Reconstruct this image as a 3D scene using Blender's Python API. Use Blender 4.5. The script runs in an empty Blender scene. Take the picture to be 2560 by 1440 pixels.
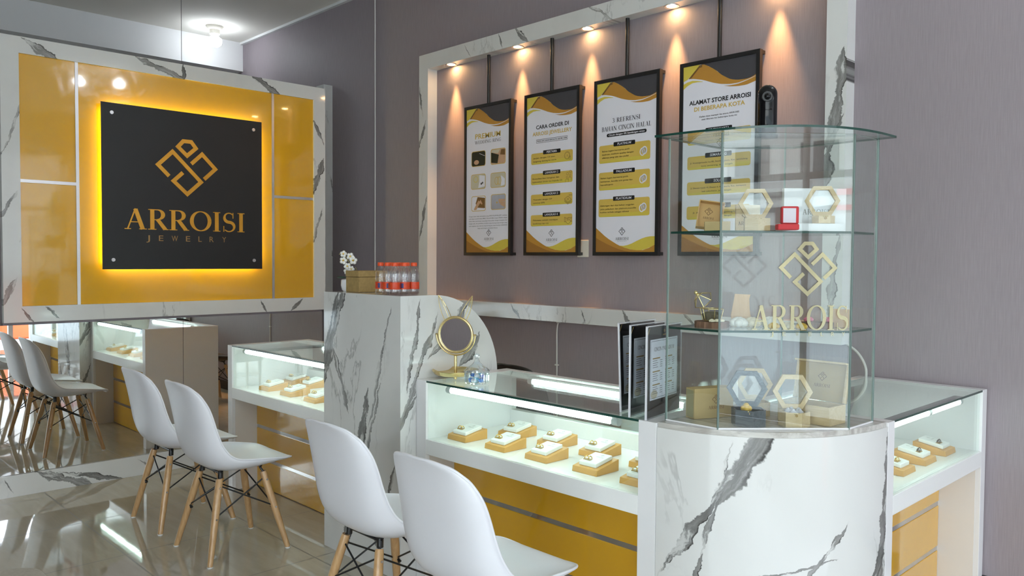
import bpy, bmesh, math, random
from mathutils import Vector, Matrix
random.seed(7)
PI = math.pi
sc = bpy.context.scene
COL = sc.collection

# ---------------------------------------------------------------- camera, world, sun, exposure
cam_data = bpy.data.cameras.new('camera')
cam_data.sensor_width = 36.0
cam_data.sensor_fit = 'HORIZONTAL'
cam_data.lens = 28.353
cam_data.clip_start = 0.05
cam = bpy.data.objects.new('camera', cam_data)
COL.objects.link(cam)
cam.matrix_world = Matrix(((0.69417, -0.02982, 0.71919, 0), (0.71978, 0.01974, -0.69392, 0),
                           (0.0065, 0.99936, 0.03517, 1.40), (0, 0, 0, 1)))
sc.camera = cam
sc.view_settings.view_transform = 'Standard'
sc.view_settings.look = 'None'
sc.view_settings.exposure = 0.6
sc.view_settings.gamma = 1.0
sc.view_settings.use_curve_mapping = False
sc.cycles.transparent_max_bounces = 32      # many panes of glass stand one behind the other

world = bpy.data.worlds.new('sky')
sc.world = world
world.use_nodes = True
wn = world.node_tree
wn.nodes.clear()
w_out = wn.nodes.new('ShaderNodeOutputWorld')
w_bg = wn.nodes.new('ShaderNodeBackground')
w_tc = wn.nodes.new('ShaderNodeTexCoord')
w_sep = wn.nodes.new('ShaderNodeSeparateXYZ')
w_ramp = wn.nodes.new('ShaderNodeValToRGB')
w_ramp.color_ramp.elements[0].position = 0.0
w_ramp.color_ramp.elements[0].color = (0.95, 0.96, 1.0, 1)
w_ramp.color_ramp.elements[1].position = 0.7
w_ramp.color_ramp.elements[1].color = (0.66, 0.80, 1.0, 1)
wn.links.new(w_tc.outputs['Generated'], w_sep.inputs[0])
wn.links.new(w_sep.outputs['Z'], w_ramp.inputs[0])
wn.links.new(w_ramp.outputs[0], w_bg.inputs['Color'])
w_bg.inputs['Strength'].default_value = 4.5
wn.links.new(w_bg.outputs[0], w_out.inputs[0])

SX = 3.2          # plane of the glazed shopfront
portal = bpy.data.lights.new('shopfront_daylight_portal', 'AREA')
portal.shape = 'RECTANGLE'
portal.size = 6.6
portal.size_y = 2.9
portal.cycles.is_portal = True
po = bpy.data.objects.new('shopfront_daylight_portal', portal)
po.location = (SX - 0.05, 0.1, 1.5)
po.rotation_euler = (PI / 2, 0, PI / 2)
COL.objects.link(po)
portal2 = bpy.data.lights.new('front_daylight_portal', 'AREA')
portal2.shape = 'RECTANGLE'
portal2.size = 3.9
portal2.size_y = 2.9
portal2.cycles.is_portal = True
po2 = bpy.data.objects.new('front_daylight_portal', portal2)
po2.location = (1.25, -3.45, 1.5)
po2.rotation_euler = (PI / 2, 0, PI)
COL.objects.link(po2)


# ---------------------------------------------------------------- node helpers / materials
class NT:
    def __init__(self, name):
        self.m = bpy.data.materials.new(name)
        self.m.use_nodes = True
        self.t = self.m.node_tree
        self.t.nodes.clear()
        self.out = self.t.nodes.new('ShaderNodeOutputMaterial')
        self._pos = None

    def n(self, t, **kw):
        nd = self.t.nodes.new(t)
        for k, v in kw.items():
            setattr(nd, k, v)
        return nd

    def put(self, sock, v):
        if hasattr(v, 'is_output') or isinstance(v, bpy.types.NodeSocket):
            self.t.links.new(v, sock)
        else:
            sock.default_value = v

    def math(self, op, a, b=None, c=None, clamp=False):
        nd = self.n('ShaderNodeMath', operation=op)
        nd.use_clamp = clamp
        self.put(nd.inputs[0], a)
        if b is not None:
            self.put(nd.inputs[1], b)
        if c is not None:
            self.put(nd.inputs[2], c)
        return nd.outputs[0]

    def pos(self):
        if not self._pos:
            g = self.n('ShaderNodeNewGeometry')
            s = self.n('ShaderNodeSeparateXYZ')
            self.t.links.new(g.outputs['Position'], s.inputs[0])
            self._pos = (g.outputs['Position'], s.outputs[0], s.outputs[1], s.outputs[2])
        return self._pos

    def obj(self):
        return self.n('ShaderNodeTexCoord').outputs['Object']

    def noise(self, vec, scale=5.0, detail=3.0, rough=0.55, dist=0.0):
        nd = self.n('ShaderNodeTexNoise')
        self.put(nd.inputs['Vector'], vec)
        nd.inputs['Scale'].default_value = scale
        nd.inputs['Detail'].default_value = detail
        nd.inputs['Roughness'].default_value = rough
        nd.inputs['Distortion'].default_value = dist
        return nd.outputs[0]

    def vscale(self, vec, s):
        nd = self.n('ShaderNodeMapping')
        self.put(nd.inputs['Vector'], vec)
        nd.inputs['Scale'].default_value = s
        return nd.outputs[0]

    def comb(self, x, y, z):
        nd = self.n('ShaderNodeCombineXYZ')
        for i, v in enumerate((x, y, z)):
            self.put(nd.inputs[i], v)
        return nd.outputs[0]

    def step(self, v, a, b):
        nd = self.n('ShaderNodeMapRange')
        nd.interpolation_type = 'SMOOTHSTEP'
        self.put(nd.inputs['Value'], v)
        nd.inputs['From Min'].default_value = a
        nd.inputs['From Max'].default_value = b
        nd.inputs['To Min'].default_value = 0
        nd.inputs['To Max'].default_value = 1
        return nd.outputs[0]

    def mix(self, f, a, b):
        nd = self.n('ShaderNodeMix', data_type='RGBA')
        self.put(nd.inputs[0], f)
        self.put(nd.inputs[6], a)
        self.put(nd.inputs[7], b)
        return nd.outputs[2]

    def bsdf(self, color, rough=0.5, metal=0.0, spec=0.5, coat=0.0, normal=None, **kw):
        b = self.n('ShaderNodeBsdfPrincipled')
        self.put(b.inputs['Base Color'], color)
        self.put(b.inputs['Roughness'], rough)
        b.inputs['Metallic'].default_value = metal
        b.inputs['Specular IOR Level'].default_value = spec
        b.inputs['Coat Weight'].default_value = coat
        b.inputs['Coat Roughness'].default_value = 0.04
        if normal is not None:
            self.put(b.inputs['Normal'], normal)
        for k, v in kw.items():
            self.put(b.inputs[k.replace('_', ' ')], v)
        self.t.links.new(b.outputs[0], self.out.inputs[0])
        return b

    def bump(self, h, strength=0.1, dist=0.01):
        b = self.n('ShaderNodeBump')
        b.inputs['Strength'].default_value = strength
        b.inputs['Distance'].default_value = dist
        self.put(b.inputs['Height'], h)
        return b.outputs[0]


def c4(c):
    return (c[0], c[1], c[2], 1.0)


def srgb(r, g, b):
    f = lambda v: (v / 255 / 12.92) if v <= 10 else ((v / 255 + 0.055) / 1.055) ** 2.4
    return (f(r), f(g), f(b), 1.0)


def plain(name, color, rough=0.5, metal=0.0, spec=0.5, coat=0.0, var=0.06, scale=14.0, bump=0.0):
    t = NT(name)
    nz = t.noise(t.obj(), scale, 3)
    dark = tuple(v * (1 - var) for v in color[:3]) + (1,)
    lite = tuple(min(1, v * (1 + var)) for v in color[:3]) + (1,)
    col = t.mix(nz, dark, lite)
    nrm = t.bump(t.noise(t.obj(), scale * 8, 2), bump, 0.004) if bump else None
    t.bsdf(col, rough, metal, spec, coat, nrm)
    return t.m


def emis(name, color, strength):
    t = NT(name)
    e = t.n('ShaderNodeEmission')
    e.inputs[0].default_value = c4(color)
    e.inputs[1].default_value = strength
    t.t.links.new(e.outputs[0], t.out.inputs[0])
    return t.m


def thin_glass(name, tint=(0.95, 0.985, 0.97), f0=0.045, power=5.0, rough=0.0):
    t = NT(name)
    lw = t.n('ShaderNodeLayerWeight')
    lw.inputs['Blend'].default_value = 0.5
    f = t.math('POWER', lw.outputs['Facing'], power)
    f = t.math('MULTIPLY_ADD', f, 0.85, f0, clamp=True)
    tr = t.n('ShaderNodeBsdfTransparent')
    tr.inputs[0].default_value = c4(tint)
    gl = t.n('ShaderNodeBsdfAnisotropic') if False else t.n('ShaderNodeBsdfGlossy')
    gl.inputs['Roughness'].default_value = rough
    gl.inputs['Color'].default_value = (1, 1, 1, 1)
    mx = t.n('ShaderNodeMixShader')
    t.t.links.new(f, mx.inputs[0])
    t.t.links.new(tr.outputs[0], mx.inputs[1])
    t.t.links.new(gl.outputs[0], mx.inputs[2])
    t.t.links.new(mx.outputs[0], t.out.inputs[0])
    return t.m


def wood(name, a, b, axis='x', scale=1.0, rough=0.45, coat=0.0):
    t = NT(name)
    s = {'x': (3, 30, 30), 'y': (30, 3, 30), 'z': (30, 30, 3)}[axis]
    v = t.vscale(t.obj(), tuple(q * scale for q in s))
    nz = t.noise(v, 1.6, 5, 0.6, 1.2)
    f = t.step(nz, 0.3, 0.7)
    t.bsdf(t.mix(f, a, b), rough, coat=coat)
    return t.m


def marble(name, u=(1, 0, 0), veins=(), base=(0.70, 0.695, 0.68), amp=0.05, fine=1.0, rough=0.09, seed=0.0):
    """white polished stone; veins = (u0, z0, angle of the vein from vertical, half width, t0, t1, tone)"""
    t = NT(name)
    P, X, Y, Z = t.pos()
    uu = t.math('ADD', t.math('ADD', t.math('MULTIPLY', X, u[0]), t.math('MULTIPLY', Y, u[1])), seed)
    vec = t.comb(uu, 0.0, Z)
    n1 = t.math('SUBTRACT', t.noise(vec, 4.5, 4, 0.6), 0.5)
    n2 = t.math('SUBTRACT', t.noise(vec, 19.0, 4, 0.65), 0.5)
    n3 = t.math('SUBTRACT', t.noise(vec, 70.0, 3, 0.6), 0.5)
    cloud = t.noise(vec, 2.2, 4, 0.6)
    col = t.mix(t.step(cloud, 0.45, 0.8), c4(base), c4(tuple(v * 0.90 for v in base)))
    # soft thin background veins: ridges of a stretched noise
    rv = t.n('ShaderNodeMapping')
    t.put(rv.inputs['Vector'], vec)
    rv.inputs['Rotation'].default_value = (0, 0.6, 0)
    rv.inputs['Scale'].default_value = (2.4 * fine, 1, 0.9 * fine)
    rid = t.math('ABSOLUTE', t.math('SUBTRACT', t.noise(rv.outputs[0], 1.3, 6, 0.62, 0.5), 0.5))
    line = t.math('SUBTRACT', 1.0, t.step(rid, 0.0, 0.016))
    mask = t.step(t.noise(vec, 1.7, 2), 0.52, 0.66)
    col = t.mix(t.math('MULTIPLY', t.math('MULTIPLY', line, mask), 0.55), col, (0.20, 0.19, 0.185, 1))
    for (u0, z0, ang, w, t0, t1, tone) in veins:
        ca, sa = math.cos(ang), math.sin(ang)
        du = t.math('SUBTRACT', uu, u0 + seed)
        dz = t.math('SUBTRACT', Z, z0)
        across = t.math('ADD', t.math('MULTIPLY', du, ca), t.math('MULTIPLY', dz, -sa))
        along = t.math('ADD', t.math('MULTIPLY', du, sa), t.math('MULTIPLY', dz, ca))
        across = t.math('ADD', across, t.math('ADD', t.math('ADD', t.math('MULTIPLY', n1, amp * 2.2), t.math('MULTIPLY', n2, amp * 0.85)), t.math('MULTIPLY', n3, amp * 0.26)))
        wn_ = t.noise(t.comb(along, u0 * 7.3, 0.0), 8.0, 4, 0.65)
        ww = t.math('MULTIPLY', t.math('MULTIPLY_ADD', wn_, 3.4, -0.85), w)
        # ends fade out
        e = t.math('MULTIPLY', t.step(along, t0, t0 + 0.12), t.math('SUBTRACT', 1.0, t.step(along, t1 - 0.12, t1)))
        ww = t.math('MULTIPLY', ww, e)
        ab = t.math('ABSOLUTE', across)
        rel = t.math('DIVIDE', ab, t.math('MAXIMUM', ww, 0.0004))
        inside = t.math('SUBTRACT', 1.0, t.step(rel, 0.86, 1.08))
        inside = t.math('MULTIPLY', inside, t.step(ww, 0.0006, 0.002))
        streak = t.noise(t.comb(t.math('MULTIPLY', across, 90.0), 0.0, t.math('MULTIPLY', along, 6.0)), 1.0, 3)
        body = t.mix(t.step(streak, 0.35, 0.75), c4((tone, tone * 0.97, tone * 0.94)), c4((tone * 1.9, tone * 1.87, tone * 1.82)))
        side = t.step(across, -0.002, 0.004)
        edge = t.math('MULTIPLY', t.math('MULTIPLY', t.step(rel, 0.50, 0.85), side), t.step(t.noise(vec, 7.0, 3), 0.40, 0.56))
        body = t.mix(edge, body, (0.045, 0.042, 0.04, 1))
        gap = t.math('MULTIPLY', t.step(t.noise(t.comb(t.math('MULTIPLY', across, 45.0), u0, t.math('MULTIPLY', along, 9.0)), 1.0, 4), 0.56, 0.66), 0.75)
        inside = t.math('MULTIPLY', inside, t.math('SUBTRACT', 1.0, gap))
        col = t.mix(inside, col, body)
    t.bsdf(col, rough, spec=0.5, coat=0.25)
    return t.m


M = {}
M['white_lacquer'] = plain('white_lacquer', (0.80, 0.79, 0.80), 0.22, var=0.02, coat=0.2)
M['cream_lacquer'] = plain('cream_laminate', (0.74, 0.69, 0.65), 0.35, var=0.02)
M['deck_white'] = plain('white_deck', (0.85, 0.85, 0.84), 0.18, var=0.015)
t = NT('mustard_gloss_laminate')
P, X, Y, Z = t.pos()
t.bsdf(t.mix(t.noise(P, 3.0, 2), (0.70, 0.365, 0.010, 1), (0.75, 0.40, 0.014, 1)), 0.13, coat=1.0, normal=t.bump(t.noise(P, 9.0, 2), 0.10, 0.02))
M['yellow'] = t.m
M['chrome'] = plain('polished_chrome', (0.62, 0.61, 0.60), 0.12, 1.0, var=0.03)
M['alu'] = plain('brushed_aluminium', (0.72, 0.71, 0.72), 0.28, 1.0, var=0.04)
M['black_metal'] = plain('black_powder_coat', (0.012, 0.012, 0.013), 0.35, var=0.2)
M['black_gloss'] = plain('black_gloss_plastic', (0.005, 0.005, 0.006), 0.05, spec=0.3, var=0.1)
M['sign_black'] = plain('black_satin_acrylic', (0.014, 0.014, 0.015), 0.38, var=0.1)
M['gold_letter'] = plain('brushed_gold_face', (0.88, 0.42, 0.06), 0.30, 0.75, var=0.25, scale=9)
M['dull_gold'] = plain('dull_bronze_face', (0.45, 0.26, 0.10), 0.4, 0.5, var=0.1)
M['gold'] = plain('satin_gold_metal', (0.78, 0.63, 0.32), 0.27, 1.0, var=0.05)
M['gold_mirror'] = plain('mirror_gold_foil', (0.36, 0.31, 0.19), 0.10, 1.0, var=0.12, scale=20)
M['mirror'] = plain('mirror_silvering', (0.90, 0.91, 0.90), 0.0, 1.0, var=0.004)
M['chair_white'] = plain('white_moulded_plastic', (0.76, 0.755, 0.80), 0.32, var=0.015, bump=0.02)
M['chair_black'] = plain('black_moulded_plastic', (0.02, 0.019, 0.018), 0.3, var=0.1)
M['leg_wood'] = wood('beech_leg', (0.50, 0.29, 0.13, 1), (0.62, 0.38, 0.18, 1), 'z', 1.2, 0.3, 0.3)
M['rubber'] = plain('pale_foot_cap', (0.75, 0.74, 0.72), 0.5)
M['block_wood'] = plain('amber_timber', (0.66, 0.35, 0.095), 0.42, var=0.12, scale=22)
M['pad_white'] = plain('white_leatherette', (0.86, 0.86, 0.85), 0.35, var=0.01)
M['print_grey'] = plain('grey_print', (0.28, 0.27, 0.25), 0.5)
M['ring_gold'] = plain('polished_ring_gold', (0.75, 0.52, 0.18), 0.12, 1.0, var=0.05)
M['ring_dark'] = plain('polished_ring_dark', (0.10, 0.085, 0.07), 0.15, 1.0, var=0.05)
M['glass'] = thin_glass('clear_float_glass')
M['glass_cab'] = thin_glass('clear_cabinet_glass', (0.965, 0.985, 0.975), 0.03)
M['glass_edge'] = plain('green_glass_edge', (0.012, 0.055, 0.042), 0.15, var=0.2, coat=0.1)
M['glass_joint'] = plain('grey_green_glass_joint', (0.26, 0.35, 0.32), 0.2, var=0.2)
M['glass_edge_lite'] = plain('pale_glass_edge', (0.50, 0.62, 0.57), 0.1, var=0.1, coat=0.5)
M['glass_front'] = thin_glass('front_pane_glass', (0.95, 0.97, 0.96), 0.058)
M['crystal'] = thin_glass('pressed_crystal', (0.92, 0.95, 0.97), 0.13, 2.2)
M['bottle'] = thin_glass('clear_pet_plastic', (0.95, 0.945, 0.955), 0.07, 2.2, 0.03)
M['acrylic'] = thin_glass('clear_acrylic', (0.96, 0.97, 0.98), 0.05)
M['acrylic_edge'] = plain('frosted_acrylic_edge', (0.78, 0.78, 0.82), 0.2)
M['tube_on'] = emis('lit_tube', (0.80, 1.0, 0.93), 10.5)
M['bulb_on'] = emis('lit_bulb', (0.86, 0.93, 1.0), 26.0)
M['spot_on'] = emis('lit_downlight', (1.0, 0.60, 0.25), 85.0)
M['led_on'] = emis('lit_led_strip', (1.0, 0.80, 0.22), 15.0)
M['red_cap'] = plain('orange_red_cap', (0.78, 0.085, 0.02), 0.4)
M['red_label'] = plain('red_bottle_label', (0.62, 0.055, 0.012), 0.4, var=0.3, scale=60)
M['label_navy'] = plain('navy_label_mark', (0.05, 0.04, 0.16), 0.5)
M['paper_white'] = plain('poster_white', (0.82, 0.80, 0.87), 0.38, var=0.01)
M['p_dark'] = plain('poster_charcoal', (0.062, 0.058, 0.068), 0.4)
M['p_black'] = plain('poster_black', (0.008, 0.008, 0.010), 0.5)
M['p_yellow'] = plain('poster_yellow', (0.70, 0.55, 0.08), 0.4)
M['p_box'] = plain('poster_amber_box', (0.70, 0.48, 0.10), 0.4, var=0.1, scale=6)
M['p_orange'] = plain('poster_ochre', (0.52, 0.25, 0.04), 0.4)
M['p_brown'] = plain('poster_brown', (0.36, 0.16, 0.03), 0.4)
M['p_gold'] = plain('poster_gold_text', (0.66, 0.44, 0.10), 0.45)
M['p_text'] = plain('poster_small_text', (0.06, 0.045, 0.012), 0.5)
M['p_grey'] = plain('poster_grey_text', (0.16, 0.15, 0.16), 0.5)
M['p_shade'] = plain('poster_dark_brown', (0.20, 0.10, 0.03), 0.4)
M['p_cream'] = plain('photo_cream', (0.62, 0.56, 0.42), 0.5)
M['p_skin'] = plain('photo_skin', (0.60, 0.36, 0.22), 0.5, var=0.2)
M['p_olive'] = plain('photo_dark_green', (0.018, 0.022, 0.012), 0.5, var=0.3)
M['p_photo_grey'] = plain('photo_grey', (0.42, 0.42, 0.48), 0.5, var=0.2)
M['kraft'] = plain('kraft_card', (0.46, 0.33, 0.15), 0.7, var=0.06, scale=40)
M['kraft_in'] = plain('amber_kraft_card', (0.60, 0.37, 0.15), 0.6, var=0.06)
M['kraft_shade'] = plain('olive_kraft_card', (0.32, 0.28, 0.15), 0.7, var=0.06)
M['pine'] = wood('pale_pine', (0.62, 0.46, 0.25, 1), (0.70, 0.55, 0.34, 1), 'x', 1.4, 0.5)
M['darkwood'] = wood('slate_stained_wood', (0.05, 0.06, 0.075, 1), (0.12, 0.135, 0.16, 1), 'x', 1.4, 0.5)
M['slab_wood'] = wood('bark_brown_wood', (0.12, 0.055, 0.03, 1), (0.22, 0.11, 0.065, 1), 'z', 1.2, 0.7)
M['plank'] = wood('tan_plank', (0.66, 0.42, 0.25, 1), (0.72, 0.50, 0.32, 1), 'z', 0.6, 0.6)
M['petal_cream'] = plain('cream_petal', (0.78, 0.69, 0.52), 0.7, var=0.1)
M['petal_white'] = plain('white_petal', (0.83, 0.82, 0.78), 0.6, var=0.05)
M['petal_yellow'] = plain('yellow_petal', (0.80, 0.50, 0.06), 0.6, var=0.1)
M['petal_pink'] = plain('pink_petal', (0.72, 0.20, 0.30), 0.6, var=0.1)
M['leaf'] = plain('dark_green_leaf', (0.035, 0.075, 0.055), 0.45, var=0.2)
M['stem'] = plain('olive_stem', (0.33, 0.29, 0.12), 0.6)
M['ceramic'] = plain('white_ceramic', (0.80, 0.80, 0.82), 0.25)
M['moss'] = plain('dried_filling', (0.13, 0.11, 0.07), 0.9, var=0.5, scale=60)
M['red_velvet'] = plain('red_velvet', (0.50, 0.035, 0.04), 0.75, var=0.1)
M['velvet_grey'] = plain('pale_velvet', (0.62, 0.60, 0.64), 0.8)
M['box_white'] = plain('white_card_box', (0.82, 0.82, 0.85), 0.4, var=0.01)
M['fabric_box'] = plain('tan_woven_cloth', (0.37, 0.25, 0.095), 0.8, var=0.3, scale=70, bump=0.3)
M['blue_wrap'] = plain('blue_foil', (0.02, 0.22, 0.72), 0.25, var=0.3)
M['violet_wrap'] = plain('violet_foil', (0.12, 0.10, 0.50), 0.25, var=0.3)
M['teal_wrap'] = plain('pale_blue_foil', (0.10, 0.55, 0.85), 0.25, var=0.3)
M['plastic_white'] = plain('white_switch_plastic', (0.74, 0.70, 0.62), 0.35)
M['cable_white'] = plain('white_cable', (0.74, 0.72, 0.70), 0.45)
M['wire_grey'] = plain('steel_wire', (0.18, 0.17, 0.16), 0.4, 0.5)
M['stool_fabric'] = plain('beige_boucle', (0.46, 0.42, 0.36), 0.95, var=0.2, scale=120, bump=0.5)
M['menu_black'] = plain('menu_black_card', (0.010, 0.009, 0.009), 0.25)
M['menu_paper'] = plain('menu_pale_paper', (0.86, 0.88, 0.94), 0.3, var=0.02)
M['menu_gold'] = plain('menu_gold_bar', (0.36, 0.22, 0.05), 0.4)
M['lamp_plastic'] = plain('lamp_end_plastic', (0.55, 0.56, 0.56), 0.4)
M['dark_bar'] = plain('dark_lamp_bar', (0.055, 0.055, 0.06), 0.35, 0.4)
M['ceiling_paint'] = plain('ceiling_emulsion', (0.88, 0.85, 0.78), 0.9, var=0.02, scale=1.5)
M['white_paint'] = plain('white_emulsion', (0.80, 0.80, 0.80), 0.8, var=0.02, scale=1.5)
M['base_dark'] = plain('dark_baseboard', (0.035, 0.032, 0.034), 0.4)
M['orange_paint'] = plain('orange_paint', (0.85, 0.15, 0.04), 0.4)
M['red_paint'] = plain('red_fascia_paint', (0.75, 0.03, 0.04), 0.4)
M['yellow_paint'] = plain('yellow_fascia_paint', (0.85, 0.65, 0.05), 0.4)
M['facade'] = plain('pale_render', (0.62, 0.60, 0.57), 0.9, var=0.08, scale=2)
M['pavement'] = plain('pale_concrete', (0.58, 0.57, 0.55), 0.9, var=0.1, scale=3)
M['tree_green'] = plain('foliage_green', (0.05, 0.11, 0.025), 0.8, var=0.5, scale=30)

# wallpaper: mauve grey with a fine linen weave
t = NT('mauve_linen_wallpaper')
P, X, Y, Z = t.pos()
v1 = t.noise(t.comb(t.math('MULTIPLY', t.math('ADD', X, Y), 260.0), 0.0, t.math('MULTIPLY', Z, 9.0)), 1.0, 3)
v2 = t.noise(t.comb(t.math('MULTIPLY', t.math('ADD', X, Y), 14.0), 0.0, t.math('MULTIPLY', Z, 300.0)), 1.0, 2)
cl = t.noise(P, 1.2, 3)
wv = t.math('ADD', t.math('MULTIPLY', v1, 0.88), t.math('MULTIPLY', v2, 0.12))
col = t.mix(t.step(wv, 0.30, 0.70), (0.285, 0.242, 0.266, 1), (0.330, 0.283, 0.309, 1))
col = t.mix(t.math('MULTIPLY', cl, 0.3), col, (0.29, 0.25, 0.262, 1))
t.bsdf(col, 0.55, spec=0.35, normal=t.bump(wv, 0.12, 0.002))
M['wallpaper'] = t.m

# polished porcelain tiles 63.5 x 63 cm
t = NT('polished_porcelain_tiles')
P, X, Y, Z = t.pos()
def joint(c, off, size, w):
    f = t.math('FRACT', t.math('DIVIDE', t.math('ADD', c, off), size))
    d = t.math('MINIMUM', f, t.math('SUBTRACT', 1.0, f))
    return t.math('SUBTRACT', 1.0, t.step(d, w / size * 0.5, w / size))
jx = joint(X, 3.32 + 0.635 * 20, 0.635, 0.005)
jy = joint(Y, -1.30 + 0.632 * 20, 0.632, 0.005)
jj = t.math('MAXIMUM', jx, jy)
strk = t.noise(t.vscale(P, (1.6, 9, 1)), 1.5, 4, 0.6, 0.4)
col = t.mix(t.step(strk, 0.35, 0.7), (0.44, 0.395, 0.315, 1), (0.495, 0.448, 0.365, 1))
col = t.mix(t.math('MULTIPLY', jj, 0.75), col, (0.10, 0.09, 0.075, 1))
t.bsdf(col, t.math('MULTIPLY_ADD', jj, 0.4, 0.035), spec=0.6, coat=0.3,
       normal=t.bump(t.noise(P, 5.0, 1), 0.012, 0.02))
M['tiles'] = t.m

# stone with veins where the photograph shows them
M['marble_pillar_front'] = marble('marble_pillar_front', (1, 0, 0), [
    (-3.33, 1.08, 0.42, 0.030, -0.35, 0.30, 0.17), (-3.38, 1.05, 0.36, 0.026, -0.5, 0.25, 0.13),
    (-3.30, 0.86, -0.45, 0.014, -0.22, 0.18, 0.20), (-2.95, 0.98, 0.30, 0.006, -0.4, 0.25, 0.24),
    (-3.00, 0.75, 0.32, 0.008, -0.5, 0.15, 0.22), (-3.13, 0.50, 0.22, 0.030, -0.20, 0.34, 0.14),
    (-3.02, 0.40, -0.1, 0.008, -0.16, 0.10, 0.2), (-2.90, 0.36, 0.3, 0.012, -0.2, 0.18, 0.15),
    (-3.22, 0.17, 0.1, 0.026, -0.16, 0.06, 0.16), (-3.0, 0.15, -0.3, 0.016, -0.1, 0.12, 0.18)], amp=0.035, base=(0.66, 0.655, 0.64))
M['marble_pillar_side'] = marble('marble_pillar_side', (0, 1, 0), [
    (2.14, 1.08, 0.22, 0.011, -0.30, 0.17, 0.2), (2.18, 0.98, 0.42, 0.018, -0.45, 0.22, 0.22),
    (2.34, 1.10, 0.75, 0.020, -0.22, 0.22, 0.25), (2.44, 0.98, 0.7, 0.045, -0.11, 0.12, 0.22),
    (2.07, 0.7, 0.5, 0.010, -0.1, 0.16, 0.2), (2.08, 0.35, 0.35, 0.012, -0.2, 0.2, 0.2)], amp=0.035)
M['marble_plinth'] = marble('marble_plinth', (0.75, 0.66, 0), [
    (0.475, 0.72, 0.60, 0.040, -0.14, 0.26, 0.17), (0.395, 0.60, 0.55, 0.018, -0.26, 0.10, 0.14), (0.43, 0.62, 0.30, 0.012, -0.18, 0.10, 0.16),
    (0.36, 0.36, 0.25, 0.012, -0.25, 0.16, 0.20), (0.60, 0.44, 1.40, 0.006, -0.2, 0.25, 0.2),
    (0.75, 0.47, 0.75, 0.010, -0.14, 0.18, 0.2), (1.005, 0.55, 0.10, 0.020, -0.3, 0.38, 0.16),
    (0.93, 0.32, 0.45, 0.016, -0.22, 0.22, 0.14), (0.70, 0.30, 1.2, 0.008, -0.2, 0.25, 0.2),
    (0.46, 0.80, 0.25, 0.005, -0.2, 0.1, 0.4)], amp=0.035)
M['marble_sign'] = marble('marble_sign_frame', (0, 1, 0), [
    (1.32, 2.60, -1.05, 0.028, -0.16, 0.14, 0.2), (1.98, 2.615, -1.2, 0.02, -0.26, 0.18, 0.22),
    (2.14, 2.62, -0.1, 0.018, -0.1, 0.1, 0.12), (2.72, 2.615, -1.05, 0.03, -0.17, 0.17, 0.18),
    (1.15, 2.1, 0.35, 0.006, -0.45, 0.4, 0.3), (1.14, 1.7, 0.55, 0.010, -0.2, 0.14, 0.2),
    (3.15, 2.05, 0.35, 0.028, -0.35, 0.12, 0.18), (3.14, 2.33, -0.5, 0.018, -0.12, 0.12, 0.2),
    (3.15, 1.7, 0.3, 0.01, -0.3, 0.1, 0.25), (1.23, 1.06, -0.55, 0.024, -0.07, 0.07, 0.15),
    (1.36, 1.065, -0.7, 0.022, -0.06, 0.08, 0.15), (2.70, 1.06, -0.5, 0.026, -0.07, 0.07, 0.16),
    (2.95, 1.06, 0.8, 0.022, -0.08, 0.09, 0.16), (2.06, 1.06, 0.2, 0.006, -0.06, 0.07, 0.25),
    (1.14, 1.20, 0.5, 0.02, -0.13, 0.12, 0.22)], amp=0.03)
M['marble_skirt'] = marble('marble_skirting', (0, 1, 0), [
    (1.40, 0.06, -1.15, 0.030, -0.22, 0.18, 0.2), (1.55, 0.05, -1.3, 0.014, -0.25, 0.2, 0.15),
    (1.12, 0.06, -0.4, 0.008, -0.08, 0.08, 0.2), (1.9, 0.07, -0.9, 0.006, -0.1, 0.1, 0.25)], amp=0.03)
M['marble_wall'] = marble('marble_wall_frame', (1, 0, 0), [
    (-4.25, 2.84, -0.6, 0.008, -0.09, 0.09, 0.25), (-3.93, 2.84, -0.3, 0.014, -0.09, 0.08, 0.18),
    (-3.72, 2.84, -0.85, 0.026, -0.1, 0.12, 0.2), (-3.05, 2.83, -1.0, 0.008, -0.2, 0.2, 0.3),
    (-4.77, 2.55, -0.2, 0.012, -0.15, 0.15, 0.2), (-4.76, 2.30, 0.4, 0.012, -0.15, 0.15, 0.2),
    (-4.75, 1.70, 0.3, 0.010, -0.2, 0.2, 0.2), (-1.66, 2.12, 0.14, 0.030, -0.42, 0.28, 0.2),
    (-1.70, 1.95, 0.5, 0.006, -0.15, 0.2, 0.15), (-3.77, 1.065, -0.7, 0.022, -0.09, 0.09, 0.18),
    (-3.18, 1.065, -0.4, 0.02, -0.08, 0.07, 0.2), (-2.85, 1.065, -0.55, 0.03, -0.10, 0.1, 0.2),
    (-2.4, 1.06, -0.9, 0.008, -0.15, 0.15, 0.25), (-1.65, 1.35, 0.1, 0.018, -0.3, 0.22, 0.25)], amp=0.03)
M['marble_post'] = marble('marble_wall_post', (0.6, 0.8, 0), [
    (-0.63, 2.3, -0.2, 0.03, -0.2, 0.25, 0.18), (-0.66, 1.85, -0.15, 0.008, -0.3, 0.3, 0.25),
    (-0.65, 1.3, -0.25, 0.014, -0.2, 0.2, 0.2)], amp=0.03)
M['marble_top'] = marble('marble_counter_top', (0.7, -0.7, 0), [], amp=0.04, base=(0.74, 0.73, 0.70))
M['marble_top_streak'] = wood('veined_stone_top', (0.36, 0.33, 0.30, 1), (0.62, 0.60, 0.56, 1), 'x', 0.35, 0.12, 0.3)


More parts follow.
